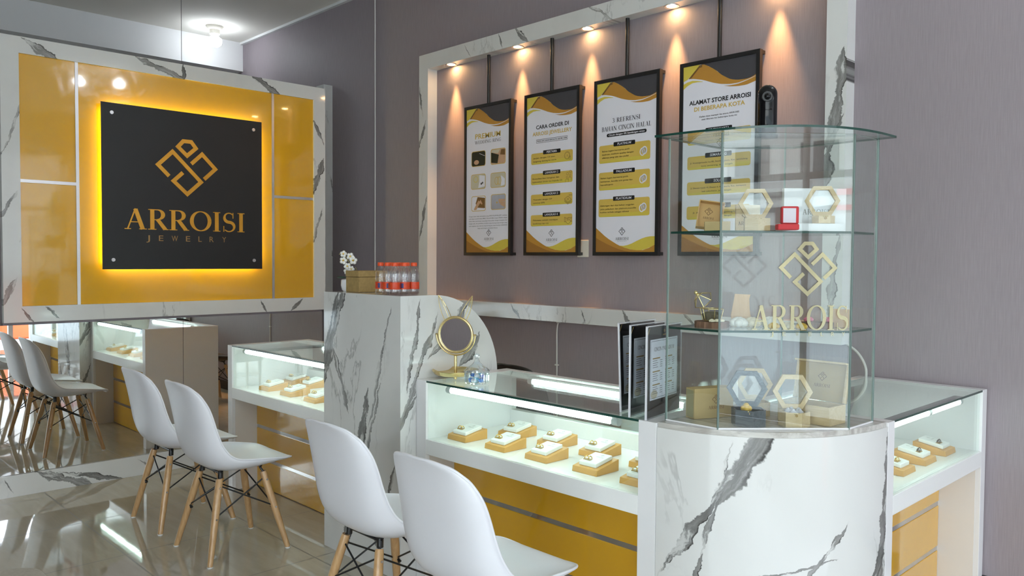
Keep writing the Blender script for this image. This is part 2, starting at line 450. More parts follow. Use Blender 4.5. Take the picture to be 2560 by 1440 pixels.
# ---------------------------------------------------------------- mesh helpers
class MB:
    """collects geometry, becomes ONE mesh object"""
    def __init__(self):
        self.v, self.f, self.mi, self.mats = [], [], [], []

    def m(self, mat):
        if mat not in self.mats:
            self.mats.append(mat)
        return self.mats.index(mat)

    def add(self, verts, faces, mat):
        b = len(self.v)
        i = self.m(mat)
        self.v += [tuple(p) for p in verts]
        for f in faces:
            self.f.append([b + k for k in f])
            self.mi.append(i)

    def box(self, x0, x1, y0, y1, z0, z1, mat):
        vs = [(x, y, z) for z in (z0, z1) for y in (y0, y1) for x in (x0, x1)]
        self.add(vs, [(0, 2, 3, 1), (4, 5, 7, 6), (0, 1, 5, 4), (2, 6, 7, 3), (0, 4, 6, 2), (1, 3, 7, 5)], mat)

    def prism(self, pts, z0, z1, mat, fn=None, side=None):
        """polygon in 2D extruded; fn maps (u, v, d) to a point"""
        fn = fn or (lambda u, v, d: (u, v, d))
        n = len(pts)
        vs = [fn(u, v, z0) for u, v in pts] + [fn(u, v, z1) for u, v in pts]
        self.add(vs, [list(range(n))[::-1], list(range(n, 2 * n))], mat)
        self.add(vs, [(i, (i + 1) % n, n + (i + 1) % n, n + i) for i in range(n)], side or mat)

    def poly(self, pts, mat, fn=None, d=0.0):
        fn = fn or (lambda u, v, d: (u, v, d))
        self.add([fn(u, v, d) for u, v in pts], [list(range(len(pts)))], mat)

    def tube(self, path, r, mat, n=10, closed=False, caps=True):
        pts = [Vector(p) for p in path]
        k = len(pts)
        rs = r if isinstance(r, (list, tuple)) else [r] * k
        tans = []
        for i in range(k):
            if closed:
                d = pts[(i + 1) % k] - pts[i - 1]
            else:
                d = pts[min(i + 1, k - 1)] - pts[max(i - 1, 0)]
            tans.append(d.normalized())
        up = Vector((0, 0, 1)) if abs(tans[0].z) < 0.9 else Vector((1, 0, 0))
        a = tans[0].cross(up).normalized()
        vs = []
        for i in range(k):
            a = (a - tans[i] * a.dot(tans[i])).normalized()
            b = tans[i].cross(a)
            for j in range(n):
                w = 2 * PI * j / n
                vs.append(pts[i] + (a * math.cos(w) + b * math.sin(w)) * rs[i])
        fs = []
        rng = k if closed else k - 1
        for i in range(rng):
            for j in range(n):
                fs.append((i * n + j, i * n + (j + 1) % n, ((i + 1) % k) * n + (j + 1) % n, ((i + 1) % k) * n + j))
        if caps and not closed:
            fs.append(list(range(n))[::-1])
            fs.append([(k - 1) * n + j for j in range(n)])
        self.add(vs, fs, mat)

    def lathe(self, prof, mat, c=(0, 0, 0), n=24, ripple=0.0, rn=0):
        vs, fs = [], []
        for r, z in prof:
            for j in range(n):
                w = 2 * PI * j / n
                rr = r * (1 + (ripple if (rn and j % 2) else 0))
                vs.append((c[0] + rr * math.cos(w), c[1] + rr * math.sin(w), c[2] + z))
        for i in range(len(prof) - 1):
            for j in range(n):
                fs.append((i * n + j, i * n + (j + 1) % n, (i + 1) * n + (j + 1) % n, (i + 1) * n + j))
        if prof[0][0] > 1e-5:
            fs.append(list(range(n))[::-1])
        if prof[-1][0] > 1e-5:
            fs.append([(len(prof) - 1) * n + j for j in range(n)])
        self.add(vs, fs, mat)

    def ball(self, c, r, mat, n=10, squash=(1, 1, 1)):
        vs, fs = [], []
        for i in range(n + 1):
            th = PI * i / n
            for j in range(2 * n):
                ph = PI * j / n
                vs.append((c[0] + r * squash[0] * math.sin(th) * math.cos(ph), c[1] + r * squash[1] * math.sin(th) * math.sin(ph), c[2] + r * squash[2] * math.cos(th)))
        for i in range(n):
            for j in range(2 * n):
                fs.append((i * 2 * n + j, (i + 1) * 2 * n + j, (i + 1) * 2 * n + (j + 1) % (2 * n), i * 2 * n + (j + 1) % (2 * n)))
        self.add(vs, fs, mat)

    def disc(self, c, r, mat, n=24, fn=None, d=0.0, ry=None):
        ry = ry or r
        self.poly([(c[0] + r * math.cos(2 * PI * i / n), c[1] + ry * math.sin(2 * PI * i / n)) for i in range(n)], mat, fn, d)

    def xf(self, mat4):
        self.v = [tuple(mat4 @ Vector(p)) for p in self.v]
        return self


def build(name, mb, parent=None, loc=None, smooth=None, bevel=0.0, local=False, seg=2):
    """links the collected geometry; world coordinates are rebased on the parent's (or own) origin unless local"""
    org = Vector((0, 0, 0))
    if not local:
        if parent is not None:
            org = Vector(parent['_o']) if '_o' in parent else Vector((0, 0, 0))
        elif loc is not None:
            org = Vector(loc)
    me = bpy.data.meshes.new(name)
    me.from_pydata([tuple(Vector(p) - org) for p in mb.v], [], mb.f)
    for mt in mb.mats:
        me.materials.append(mt)
    me.polygons.foreach_set('material_index', mb.mi)
    me.validate()
    if smooth is not None:
        me.polygons.foreach_set('use_smooth', [True] * len(me.polygons))
        me.set_sharp_from_angle(angle=math.radians(smooth))
    me.update()
    o = bpy.data.objects.new(name, me)
    COL.objects.link(o)
    if bevel:
        md = o.modifiers.new('edge', 'BEVEL')
        md.width = bevel
        md.segments = seg
        md.limit_method = 'ANGLE'
        md.angle_limit = math.radians(40)
    if parent is not None:
        o.parent = parent
        o['_o'] = list(org)
    elif loc is not None:
        o.location = loc
        o['_o'] = list(loc)
    return o


def tag(o, label, cat, group=None):
    o['label'] = label
    o['category'] = cat
    if group:
        o['group'] = group
    return o


def thing(name, label, cat, loc=(0, 0, 0), rz=0.0, group=None):
    o = bpy.data.objects.new(name, None)
    o.empty_display_size = 0.05
    COL.objects.link(o)
    o.location = loc
    o.rotation_euler = (0, 0, rz)
    o['_o'] = list(loc)
    return tag(o, label, cat, group)


def struct(name, mb, **kw):
    o = build(name, mb, **kw)
    o['kind'] = 'structure'
    return o


def dup(root, loc, rz, label, group=None):
    r = root.copy()
    COL.objects.link(r)
    r.location = loc
    r.rotation_euler = (0, 0, rz)
    r['label'] = label
    if group:
        r['group'] = group
    for ch in list(root.children):
        c = ch.copy()
        COL.objects.link(c)
        c.parent = r
        for g in list(ch.children):
            d = g.copy()
            COL.objects.link(d)
            d.parent = c
    return r


# ---------------------------------------------------------------- lettering
_tc = {}
def text_geo(s, bold=0.0, shear=0.0):
    key = (s, bold, shear)
    if key in _tc:
        return _tc[key]
    cu = bpy.data.curves.new('lettering', 'FONT')
    cu.body = s
    cu.size = 1.0
    cu.offset = bold
    cu.shear = shear
    cu.resolution_u = 2
    ob = bpy.data.objects.new('lettering', cu)
    COL.objects.link(ob)
    dg = bpy.context.evaluated_depsgraph_get()
    me = bpy.data.meshes.new_from_object(ob.evaluated_get(dg))
    vs = [(v.co.x, v.co.y) for v in me.vertices]
    fs = [list(p.vertices) for p in me.polygons]
    bpy.data.objects.remove(ob)
    bpy.data.curves.remove(cu)
    bpy.data.meshes.remove(me)
    _tc[key] = (vs, fs)
    return vs, fs


def text(mb, s, u0, v0, w, cap, mat, fn, d, bold=0.0, shear=0.0):
    """left end u0, baseline v0, width w, capital height cap"""
    vs, fs = text_geo(s, bold, shear)
    xs = [p[0] for p in vs]
    x0, x1 = min(xs), max(xs)
    sx = w / (x1 - x0)
    sy = cap / 0.70
    mb.add([fn(u0 + (x - x0) * sx, v0 + y * sy, d) for x, y in vs], fs, mat)


def vpath(pts, ws):
    """strip with varying width along a polyline -> (verts, faces)"""
    n = len(pts)
    vs, fs = [], []
    for i in range(n):
        a = Vector(pts[max(i - 1, 0)])
        b = Vector(pts[min(i + 1, n - 1)])
        t_ = (b - a).normalized()
        nn = Vector((-t_.y, t_.x)) * ws[i] * 0.5
        p = Vector(pts[i])
        vs += [tuple(p + nn), tuple(p - nn)]
    for i in range(n - 1):
        fs.append((2 * i, 2 * i + 1, 2 * i + 3, 2 * i + 2))
    return vs, fs


def arc(cx, cy, rx, ry, a0, a1, thick, thin, n=14):
    pts, ws = [], []
    for i in range(n + 1):
        a = math.radians(a0 + (a1 - a0) * i / n)
        pts.append((cx + rx * math.cos(a), cy + ry * math.sin(a)))
        ws.append(thin + (thick - thin) * abs(math.cos(a)) ** 1.5)
    return vpath(pts, ws)


TK, TN, SR = 0.15, 0.05, 0.07
def q(x0, y0, x1, y1):
    return [(x0, y0), (x1, y0), (x1, y1), (x0, y1)], [(0, 1, 2, 3)]
def ln(x0, y0, x1, y1, w):
    return vpath([(x0, y0), (x1, y1)], [w, w])
def serifs(x, w, bottom=True, top=True):
    r = []
    if bottom: r.append(q(x - SR, 0, x + w + SR, 0.04))
    if top: r.append(q(x - SR, 0.96, x + w + SR, 1.0))
    return r
def stem(x, w=TK):
    return [q(x, 0, x + w, 1)] + serifs(x, w)
def glyph(c):
    g, wd = [], 0.5
    if c == 'A':
        wd = 0.80
        g = [ln(0.12, 0, 0.40, 1.0, TN), ln(0.66, 0, 0.40, 0.98, TK), q(0.2, 0.33, 0.56, 0.375)] + [q(0.02, 0, 0.24, 0.04), q(0.53, 0, 0.80, 0.04)]
    elif c in 'RPB':
        wd = 0.74 if c == 'R' else 0.66
        g = stem(0.09) + [q(0.2, 0.955, 0.38, 1.0), q(0.2, 0.47, 0.38, 0.515), arc(0.36, 0.742, 0.20, 0.235, -90, 90, TK, TN)]
        if c == 'R':
            g += [ln(0.36, 0.50, 0.64, 0.02, TK), q(0.55, 0, 0.76, 0.04)]
        if c == 'B':
            g += [q(0.2, 0.0, 0.4, 0.045), arc(0.37, 0.26, 0.22, 0.24, -90, 90, TK, TN)]
    elif c == 'O':
        wd = 0.88
        g = [arc(0.44, 0.5, 0.35, 0.485, 0, 360, TK, TN, 32)]
    elif c in 'CG':
        wd = 0.80
        g = [arc(0.44, 0.5, 0.35, 0.485, 42, 318, TK, TN, 26), q(0.68, 0.68, 0.71, 1.0)]
        g += [q(0.62, 0.1, 0.74, 0.42), q(0.53, 0.40, 0.80, 0.44)] if c == 'G' else [q(0.68, 0.02, 0.71, 0.3)]
    elif c == 'I':
        wd = 0.33
        g = stem(0.09)
    elif c == 'S':
        wd = 0.60
        pts, ws = [], []
        for i in range(25):
            u = i / 24
            if u < 0.5:
                a = math.radians(40 + 230 * (u / 0.5))
                p = (0.30 + 0.19 * math.cos(a), 0.74 + 0.235 * math.sin(a))
            else:
                a = math.radians(90 - 230 * ((u - 0.5) / 0.5))
                p = (0.30 + 0.215 * math.cos(a), 0.26 + 0.245 * math.sin(a))
            pts.append(p)
            ws.append(TN + (TK * 1.05 - TN) * math.exp(-((u - 0.5) / 0.22) ** 2))
        g = [vpath(pts, ws), q(0.45, 0.70, 0.48, 1.0), q(0.07, 0.0, 0.10, 0.30)]
    elif c in 'EF':
        wd = 0.64
        g = stem(0.09) + [q(0.2, 0.955, 0.58, 1.0), q(0.55, 0.74, 0.58, 1.0), q(0.2, 0.48, 0.45, 0.52), q(0.43, 0.38, 0.46, 0.62)]
        if c == 'E':
            g += [q(0.2, 0, 0.6, 0.045), q(0.57, 0, 0.6, 0.28)]
    elif c == 'L':
        wd = 0.62
        g = stem(0.09) + [q(0.2, 0, 0.58, 0.045), q(0.55, 0, 0.58, 0.30)]
    elif c == 'D':
        wd = 0.82
        g = stem(0.09) + [q(0.2, 0.955, 0.40, 1.0), q(0.2, 0, 0.40, 0.045), arc(0.38, 0.5, 0.33, 0.478, -90, 90, TK, TN, 18)]
    elif c == 'H':
        wd = 0.86
        g = stem(0.09) + stem(0.62) + [q(0.2, 0.48, 0.65, 0.52)]
    elif c == 'N':
        wd = 0.86
        g = [q(0.10, 0, 0.10 + TN, 1), q(0.70, 0, 0.70 + TN, 1), ln(0.14, 0.96, 0.70, 0.04, TK)] + [q(0.02, 0, 0.24, 0.04), q(0.60, 0.96, 0.84, 1), q(0.0, 0.96, 0.2, 1)]
    elif c == 'M':
        wd = 1.02
        g = [q(0.10, 0, 0.10 + TN, 1), ln(0.14, 0.98, 0.48, 0.02, TK), ln(0.48, 0.02, 0.80, 0.98, TN), q(0.78, 0, 0.78 + TK, 1), q(0.02, 0, 0.24, 0.04), q(0.70, 0, 1.0, 0.04)]
    elif c == 'W':
        wd = 1.16
        g = [ln(0.10, 1, 0.36, 0.0, TK), ln(0.36, 0.0, 0.58, 1, TN), ln(0.56, 1, 0.80, 0.0, TK), ln(0.80, 0.0, 1.04, 1, TN), q(0.0, 0.96, 0.24, 1), q(0.94, 0.96, 1.14, 1)]
    elif c == 'U':
        wd = 0.82
        g = [q(0.09, 0.3, 0.09 + TK, 1), q(0.66, 0.3, 0.66 + TN, 1), arc(0.425, 0.30, 0.262, 0.275, 180, 360, TK * 0.8, TN), q(0.01, 0.96, 0.32, 1), q(0.58, 0.96, 0.80, 1)]
    elif c == '3':
        wd = 0.56
        g = [arc(0.26, 0.74, 0.18, 0.23, 150, -90, TK * 0.8, TN), arc(0.26, 0.26, 0.21, 0.24, 90, -150, TK * 0.9, TN)]
    elif c == ' ':
        wd = 0.40
    return g, wd


def serif(mb, s, u0, v0, w, cap, mat, fn, d, gap=0.06, depth=0.0):
    parts, x = [], 0.0
    for c in s:
        g, wd = glyph(c)
        parts += [([(x + p[0], p[1]) for p in vs], fs) for vs, fs in g]
        x += wd + gap
    x -= gap
    sx = w / x
    k = 0
    for vs, fs in parts:
        dd = d + 0.00004 * (k % 5)      # keep overlapping strokes from fighting
        k += 1
        if not depth:
            mb.add([fn(u0 + a * sx, v0 + b * cap, dd) for a, b in vs], fs, mat)
        else:
            for f in fs:
                pts = [vs[i] for i in f]
                mb.prism([(u0 + a * sx, v0 + b * cap) for a, b in pts], d - depth, dd, mat, fn)


def stroke(mb, pts, w, mat, fn, d, closed=False, depth=0.0):
    """polyline with mitred corners"""
    n = len(pts)
    L, R = [], []
    for i in range(n):
        p = Vector(pts[i])
        a = Vector(pts[i - 1]) if (closed or i > 0) else None
        b = Vector(pts[(i + 1) % n]) if (closed or i < n - 1) else None
        d1 = (p - a).normalized() if a is not None else (b - p).normalized()
        d2 = (b - p).normalized() if b is not None else d1
        n1 = Vector((-d1.y, d1.x))
        n2 = Vector((-d2.y, d2.x))
        mm = (n1 + n2).normalized()
        k = w * 0.5 / max(0.35, mm.dot(n1))
        L.append(tuple(p + mm * k))
        R.append(tuple(p - mm * k))
    rng = n if closed else n - 1
    for i in range(rng):
        j = (i + 1) % n
        pl = [L[i], R[i], R[j], L[j]]
        if depth:
            mb.prism(pl, d - depth, d, mat, fn)
        else:
            mb.poly(pl, mat, fn, d)


def emblem(mb, cu, cv, h, mat, fn, d, depth=0.0, wx=1.0):
    """the shop's folded-diamond emblem, height h, centred"""
    k = h / 355.0
    T = lambda L: [(cu + (x - 1005) * k * wx, cv - (y - 290) * k) for x, y in L]
    w = 24 * k
    stroke(mb, T([(982, 124), (1030, 124), (1058, 162), (1004, 214), (950, 162)]), w, mat, fn, d, True, depth)
    stroke(mb, T([(896, 350), (832, 284), (918, 196), (1088, 374), (1004, 456), (922, 378), (978, 322)]), w, mat, fn, d, False, depth)
    stroke(mb, T([(1030, 262), (1096, 196), (1178, 284), (1108, 354)]), w, mat, fn, d, False, depth)


def rrect(u0, v0, u1, v1, r, n=5):
    pts = []
    for cx, cy, a in ((u1 - r, v1 - r, 0), (u0 + r, v1 - r, 90), (u0 + r, v0 + r, 180), (u1 - r, v0 + r, 270)):
        for i in range(n + 1):
            w = math.radians(a + 90 * i / n)
            pts.append((cx + r * math.cos(w), cy + r * math.sin(w)))
    return pts


# ================================================================= THE ROOM
YW, ZC = 3.75, 3.57
mb = MB(); mb.box(-8.5, SX, -3.6, YW + 0.1, -0.1, 0.0, M['tiles']); struct('floor', mb)
mb = MB(); mb.box(-8.5, SX + 0.1, -3.6, YW + 0.1, ZC, ZC + 0.1, M['ceiling_paint']); struct('ceiling', mb)
mb = MB(); mb.box(-8.5, SX, YW, YW + 0.12, 0, ZC, M['wallpaper']); struct('wall_back', mb)
mb = MB(); mb.box(-8.5, -0.7, -3.6, -3.48, 0, ZC, M['wallpaper']); mb.box(-0.7, SX, -3.6, -3.48, 2.95, ZC, M['white_paint']); struct('wall_front', mb)
mb = MB()
for x in (-0.7, 0.25, 1.2, 2.15, 3.1):
    mb.box(x, x + .06, -3.57, -3.50, 0, 2.95, M['alu'])
mb.box(-0.7, SX, -3.57, -3.50, 2.10, 2.16, M['alu']); mb.box(-0.7, SX, -3.57, -3.50, 0, .08, M['alu'])
wf2 = build('window_frame', mb)
mb = MB(); mb.box(-0.64, 3.1, -3.54, -3.534, 0.08, 2.95, M['glass']); w2 = struct('window_2', mb); wf2.parent = w2
mb = MB(); mb.box(-8.5, -8.35, -3.48, YW, 0, ZC, M['white_paint']); struct('wall_left', mb)
mb = MB(); mb.box(-8.35, -7.83, -3.48, YW, 3.285, ZC, M['white_paint']); struct('trim_1', mb)          # beam along the far wall
mb = MB(); mb.box(-8.35, SX, YW - 0.012, YW, 0, 0.09, M['base_dark']); struct('baseboard_back', mb)
mb = MB(); mb.box(-8.35, SX, YW - 0.03, YW, ZC - 0.022, ZC, M['white_paint']); struct('trim_2', mb)     # thin cornice
# partition that carries the sign and the mirror
mb = MB(); mb.box(-5.44, -5.375, 1.11, 3.19, 1.0, 2.655, M['wallpaper']); mb.box(-5.44, -5.375, 0.80, 3.19, 0.0, 1.0, M['wallpaper']); struct('wall_partition', mb)
# glazed shopfront on the street side
mb = MB()
mb.box(SX, SX + 0.15, -3.6, YW + 0.1, 2.95, ZC, M['white_paint'])
struct('wall_right', mb)
mb = MB()
for y in (-3.5, -2.1, -0.7, 0.7, 2.05, 2.95, 3.66):
    mb.box(SX + 0.02, SX + 0.09, y, y + 0.06, 0, 2.95, M['alu'])
mb.box(SX + 0.02, SX + 0.09, -3.48, YW, 2.10, 2.16, M['alu'])
mb.box(SX + 0.02, SX + 0.09, -3.48, 2.05, 0.0, 0.08, M['alu'])
wf = build('window_frame', mb)
mb = MB()
mb.box(SX + 0.05, SX + 0.056, -3.48, 2.05, 0.08, 2.95, M['glass'])
w1 = struct('window_1', mb)
wf.parent = w1

# ================================================================= SIGN BOARD (on the partition)
FX = -5.33                                   # face of the stone frame
def sgn(u, v, d):                            # u along the wall, v up, d out of the wall
    return (FX + d, u, v)
sb = thing('sign_board', 'large mustard yellow and black shop sign board framed in white marble on the left', 'sign', (FX, 2.147, 1.017))
Y0, Y1, Z0, Z1, FW = 1.105, 3.195, 1.017, 2.662, 0.094
mb = MB()
mb.box(-5.373, FX, Y0, Y0 + FW, Z0, Z1, M['marble_sign']); mb.box(-5.373, FX, Y1 - FW, Y1, Z0, Z1, M['marble_sign'])
mb.box(-5.373, FX, Y0 + FW, Y1 - FW, Z0, Z0 + FW, M['marble_sign']); mb.box(-5.373, FX, Y0 + FW, Y1 - FW, Z1 - FW, Z1, M['marble_sign'])
build('marble_frame', mb, sb)
a0, a1, b0, b1 = Y0 + FW, Y1 - FW, Z0 + FW, Z1 - FW
for (u0, u1, v0, v1) in ((1.513, 2.770, b0, b1), (a0, 1.495, 1.848, b1), (a0, 1.495, b0, 1.829), (2.788, a1, 1.848, b1), (2.788, a1, b0, 1.829)):
    mb = MB(); mb.box(-5.372, FX - 0.012, u0, u1, v0, v1, M['yellow']); build('yellow_panel', mb, sb, bevel=0.0015)
for (u0, u1, v0, v1) in ((1.495, 1.513, b0, b1), (2.770, 2.788, b0, b1), (a0, 1.495, 1.829, 1.848), (2.788, a1, 1.829, 1.848)):
    mb = MB(); mb.box(-5.372, FX - 0.010, u0, u1, v0, v1, M['alu']); build('metal_strip', mb, sb)
bu0, bu1, bv0, bv1 = 1.626, 2.672, 1.324, 2.347
mb = MB(); mb.box(FX + 0.026, FX + 0.032, bu0, bu1, bv0, bv1, M['sign_black']); bp = build('black_plate', mb, sb)
mb = MB()
for (u0, u1, v0, v1) in ((bu0 + .03, bu1 - .03, bv0 + .03, bv0 + .045), (bu0 + .03, bu1 - .03, bv1 - .045, bv1 - .03), (bu0 + .03, bu0 + .045, bv0 + .03, bv1 - .03), (bu1 - .045, bu1 - .03, bv0 + .03, bv1 - .03)):
    mb.box(FX + 0.006, FX + 0.022, u0, u1, v0, v1, M['led_on'])
build('led_strip', mb, sb)
mb = MB(); emblem(mb, 2.149, 1.986, 0.367, M['gold_letter'], sgn, 0.036, 0.004, 1.05); o = build('emblem', mb, bp); o['label'] = 'gold folded-diamond emblem'
_w = [glyph(c)[1] for c in 'ARROISI']; _k = 0.792 / (sum(_w) + 6 * 0.035); _u = 1.752
for c, w in zip('ARROISI', _w):
    mb = MB(); serif(mb, c, _u, 1.576, w * _k, 0.130, M['gold_letter'], sgn, 0.036, 0, 0.004); o = build('letter', mb, bp); o['label'] = 'large gold serif letter of ARROISI'
    _u += (w + 0.035) * _k
for ch, u in zip('JEWELRY', (1.886, 1.964, 2.045, 2.137, 2.220, 2.295, 2.382)):
    mb = MB(); text(mb, ch, u, 1.505, 0.040 if ch == 'W' else (0.022 if ch in 'JL' else 0.028), 0.036, M['dull_gold'], sgn, 0.0335)
    o = build('letter', mb, bp); o['label'] = 'small bronze letter of JEWELRY'
for u, v in ((1.686, 2.287), (2.609, 2.287), (1.687, 1.383), (2.610, 1.383)):
    mb = MB()
    mb.tube([(FX + 0.001, u, v), (FX + 0.04, u, v)], 0.011, M['alu'], 16)
    build('standoff_screw', mb, bp, smooth=40)

# mirror below it: two sheets, then a stone skirting
mr = thing('wall_mirror', 'long low wall mirror below the yellow sign board, above a marble skirting', 'mirror', (-5.37, 2.15, 0.13))
for u0, u1 in ((.80, 2.139), (2.142, 3.19)):
    mb = MB(); mb.box(-5.373, -5.365, u0, u1, 0.128, 1.0, M['mirror']); build('mirror_sheet', mb, mr)
mb = MB(); mb.box(-5.374, -5.352, .80, 3.195, 0.0, 0.126, M['marble_skirt']); struct('baseboard_partition', mb)
mb = MB(); mb.tube([(-5.37, 2.147, 2.655), (-5.37, 2.147, ZC)], 0.002, M['wire_grey'], 6)
tag(build('suspension_wire', mb, loc=(-5.37, 2.147, 2.655)), 'thin steel wire running from the ceiling down to the top of the sign board', 'wire')

# ================================================================= STONE FRAME ON THE BACK WALL
FYF = 3.665
fr = thing('marble_wall_frame', 'large rectangular white marble frame on the mauve wall around the four posters', 'frame', (-3.2, YW, 1.015))
for nm, bx in (('top_rail', (-4.799, -1.613, FYF, YW, 2.785, 2.893)), ('bottom_rail', (-4.799, -1.613, FYF, YW, 1.016, 1.113)),
               ('side_rail', (-4.799, -4.695, FYF, YW, 1.113, 2.785)), ('side_rail', (-1.711, -1.613, FYF, YW, 1.113, 2.785))):
    mb = MB(); mb.box(*bx, M['marble_wall']); build(nm, mb, fr)
mb = MB(); mb.box(-6.255, -6.135, FYF, YW, 1.015, 2.89, M['marble_post'])
tag(build('marble_post', mb, loc=(-6.19, YW, 1.015)), 'narrow marble upright on the mauve wall, seen past the right edge of the sign board', 'upright')

# downlights set in the underside of the top rail
spots = [(-4.476, 'leftmost'), (-3.800, 'second from the left'), (-3.205, 'third from the left'), (-2.600, 'fourth from the left'), (-1.99, 'rightmost')]
for i, (x, w) in enumerate(spots):
    t_ = thing('downlight', 'warm round downlight under the marble frame, %s of the row' % w, 'light', (x, 3.702, 2.785), 0, 'downlights under the marble frame')
    mb = MB(); mb.lathe([(0.024, -0.001), (0.040, -0.004), (0.042, -0.001), (0.042, 0.0)], M['alu'], (x, 3.702, 2.785)); build('trim_ring', mb, t_, smooth=40)
    mb = MB(); mb.lathe([(0.001, -0.0035), (0.018, -0.0035), (0.027, -0.0015)], M['spot_on'], (x, 3.702, 2.785)); build('lens', mb, t_, smooth=40)
    ld = bpy.data.lights.new('downlight_beam', 'SPOT')
    ld.energy = 72
    ld.color = (1.0, 0.50, 0.17)
    ld.spot_size = math.radians(38)
    ld.spot_blend = 1.0
    ld.shadow_soft_size = 0.012
    lo = bpy.data.objects.new('downlight_beam', ld)
    lo.location = (0, 0, -0.012)
    lo.parent = t_
    COL.objects.link(lo)

# ================================================================= POSTERS
PW, PH = 0.432, 0.993
def wave(us, vs):
    return list(zip(us, vs))
def poster_base(mb, fn, k=1.0):
    S = lambda L: [(u * PW, -v) for u, v in L]
    mb.poly([(0, 0), (PW, 0), (PW, -PH), (0, -PH)], M['paper_white'], fn, 0.0)
    D = 0.0004
    def strip(top, bot, mat, d):
        n = len(top)
        mb.add([fn(u * PW, -v, d) for u, v in top] + [fn(u * PW, -v, d) for u, v in bot],
               [(i, i + 1, n + i + 1, n + i) for i in range(n - 1)], mat)
    W = [(.08, .067), (.14, .069), (.19, .074), (.25, .080), (.30, .087), (.36, .097), (.42, .107), (.53, .121), (.645, .129), (.76, .130), (.874, .122), (1, .108)]
    G = [(.24, 0.0), (.30, .005), (.36, .018), (.42, .034), (.48, .052), (.53, .072), (.59, .088), (.645, .102), (.70, .110), (.76, .115), (.874, .117), (.94, .112), (1, .100)]
    strip([(u, 0) for u, v in G], G, M['p_dark'], D)
    # ochre between charcoal and the white swoosh
    def interp(L, u):
        for (a, b), (c, e) in zip(L, L[1:]):
            if a <= u <= c:
                f = (u - a) / (c - a)
                return b + (e - b) * f
        return L[-1][1] if u > L[0][0] else L[0][1]
    us = [0.075 + 0.925 * i / 24 for i in range(25)]
    up = [(u, (0.067 * (1 - (u - .075) / .165)) if u < .24 else interp(G, u)) for u in us]
    lo_ = [(u, max(interp(W, u), interp(up, u))) for u in us]
    strip(up, lo_, M['p_orange'], D * 2)
    strip([(u, v) for u, v in up[:6]], [(u + .0, min(v + .014, interp(lo_, u))) for u, v in up[:6]], M['p_shade'], D * 3)
    lens = [u for u in us if u >= .57]
    strip([(u, interp(W, u) + .007 * (1 - (u - .57) / .43) + .0015) for u in lens], [(u, interp([(.57, .1325), (.66, .142), (.76, .147), (.874, .147), (1, .134)], u)) for u in lens], M['p_orange'], D * 2)
    strip([(0, 0), (.06, 0), (.12, 0), (.18, 0), (.24, 0)], [(0, .078), (.06, .070), (.12, .049), (.18, .025), (.24, 0)], M['p_yellow'], D * 4)
    strip([(0, .092), (.06, .083), (.13, .079), (.2, .084), (.28, .092)], [(0, .120), (.06, .103), (.13, .092), (.2, .091), (.28, .094)], M['p_yellow'], D)
    # lower waves
    B = [(0, .147), (.08, .122), (.15, .100), (.22, .081), (.30, .063), (.36, .050), (.42, .039), (.50, .028), (.60, .018), (.70, .013), (.80, .014), (.90, .026), (1, .046)]
    strip([(u, PH - v) for u, v in B], [(u, PH) for u, v in B], M['p_orange'], D)
    C = [(0, .088), (.1, .068), (.2, .050), (.3, .034), (.4, .020), (.5, .010), (.62, .001)]
    strip([(u, PH - v) for u, v in C], [(u, PH) for u, v in C], M['p_brown'], D * 2)
    Yl = [(.42, .040), (.48, .0385), (.55, .043), (.62, .052), (.70, .066), (.78, .079), (.85, .087), (.92, .091), (1, .091)]
    strip([(u, PH - v) for u, v in Yl], [(u, PH - interp(B, u)) for u, v in Yl], M['p_yellow'], D * 2)


def poster_logo(mb, fn, cu, top, d=0.0008):
    emblem(mb, cu, -(top + 0.0225), 0.045, M['p_black'], fn, d)
    serif(mb, 'ARROISI', cu - 0.049, -(top + 0.072), 0.098, 0.0165, M['p_grey'], fn, d)
    text(mb, 'J E W E L R Y', cu - 0.033, -(top + 0.080), 0.066, 0.004, M['p_grey'], fn, d)


def tagbox(mb, fn, u0, u1, v, h, s, tilt=0.0):
    mb.poly(rrect(u0, -(v + h), u1, -v, 0.005), M['p_black'], fn, 0.0012)
    n = min(len(s) * 0.0125, (u1 - u0) * 0.86)
    c = (u0 + u1) / 2
    text(mb, s, c - n / 2, -(v + h * 0.76), n, h * 0.56, M['paper_white'], fn, 0.0016, 0.012, 0.12)


def ybox(mb, fn, u0, v0, u1, v1):
    mb.poly(rrect(u0, -v1, u1, -v0, 0.012), M['p_box'], fn, 0.0008)
    L = [(u0 + 0.012, -v1 + 0.001), (u1 - 0.012, -v1 + 0.001), (u1 - 0.002, -v1 + 0.014), (u1 - 0.006, -v1 + 0.022), (u0 + 0.25, -v1 + 0.022), (u0 + 0.14, -v1 + 0.018), (u0 + 0.003, -v1 + 0.010)]
    mb.poly(L, M['p_yellow'], fn, 0.001)


def lines(mb, fn, rows, mat=None, cap=0.0085, d=0.0012):
    for s, u, v, w in rows:
        text(mb, s, u, -v, w, cap, mat or M['p_text'], fn, d, 0.012)


def ring_icon(mb, fn, cu, cv, r, mat, d=0.0013):
    for dx, dy in ((-0.35, -0.1), (0.35, 0.25)):
        pts = [(cu + dx * r + r * 0.8 * math.cos(a), -cv + dy * r + r * math.sin(a)) for a in [2 * PI * i / 20 for i in range(20)]]
        stroke(mb, pts, r * 0.32, mat, fn, d, True)
        d += 0.0002


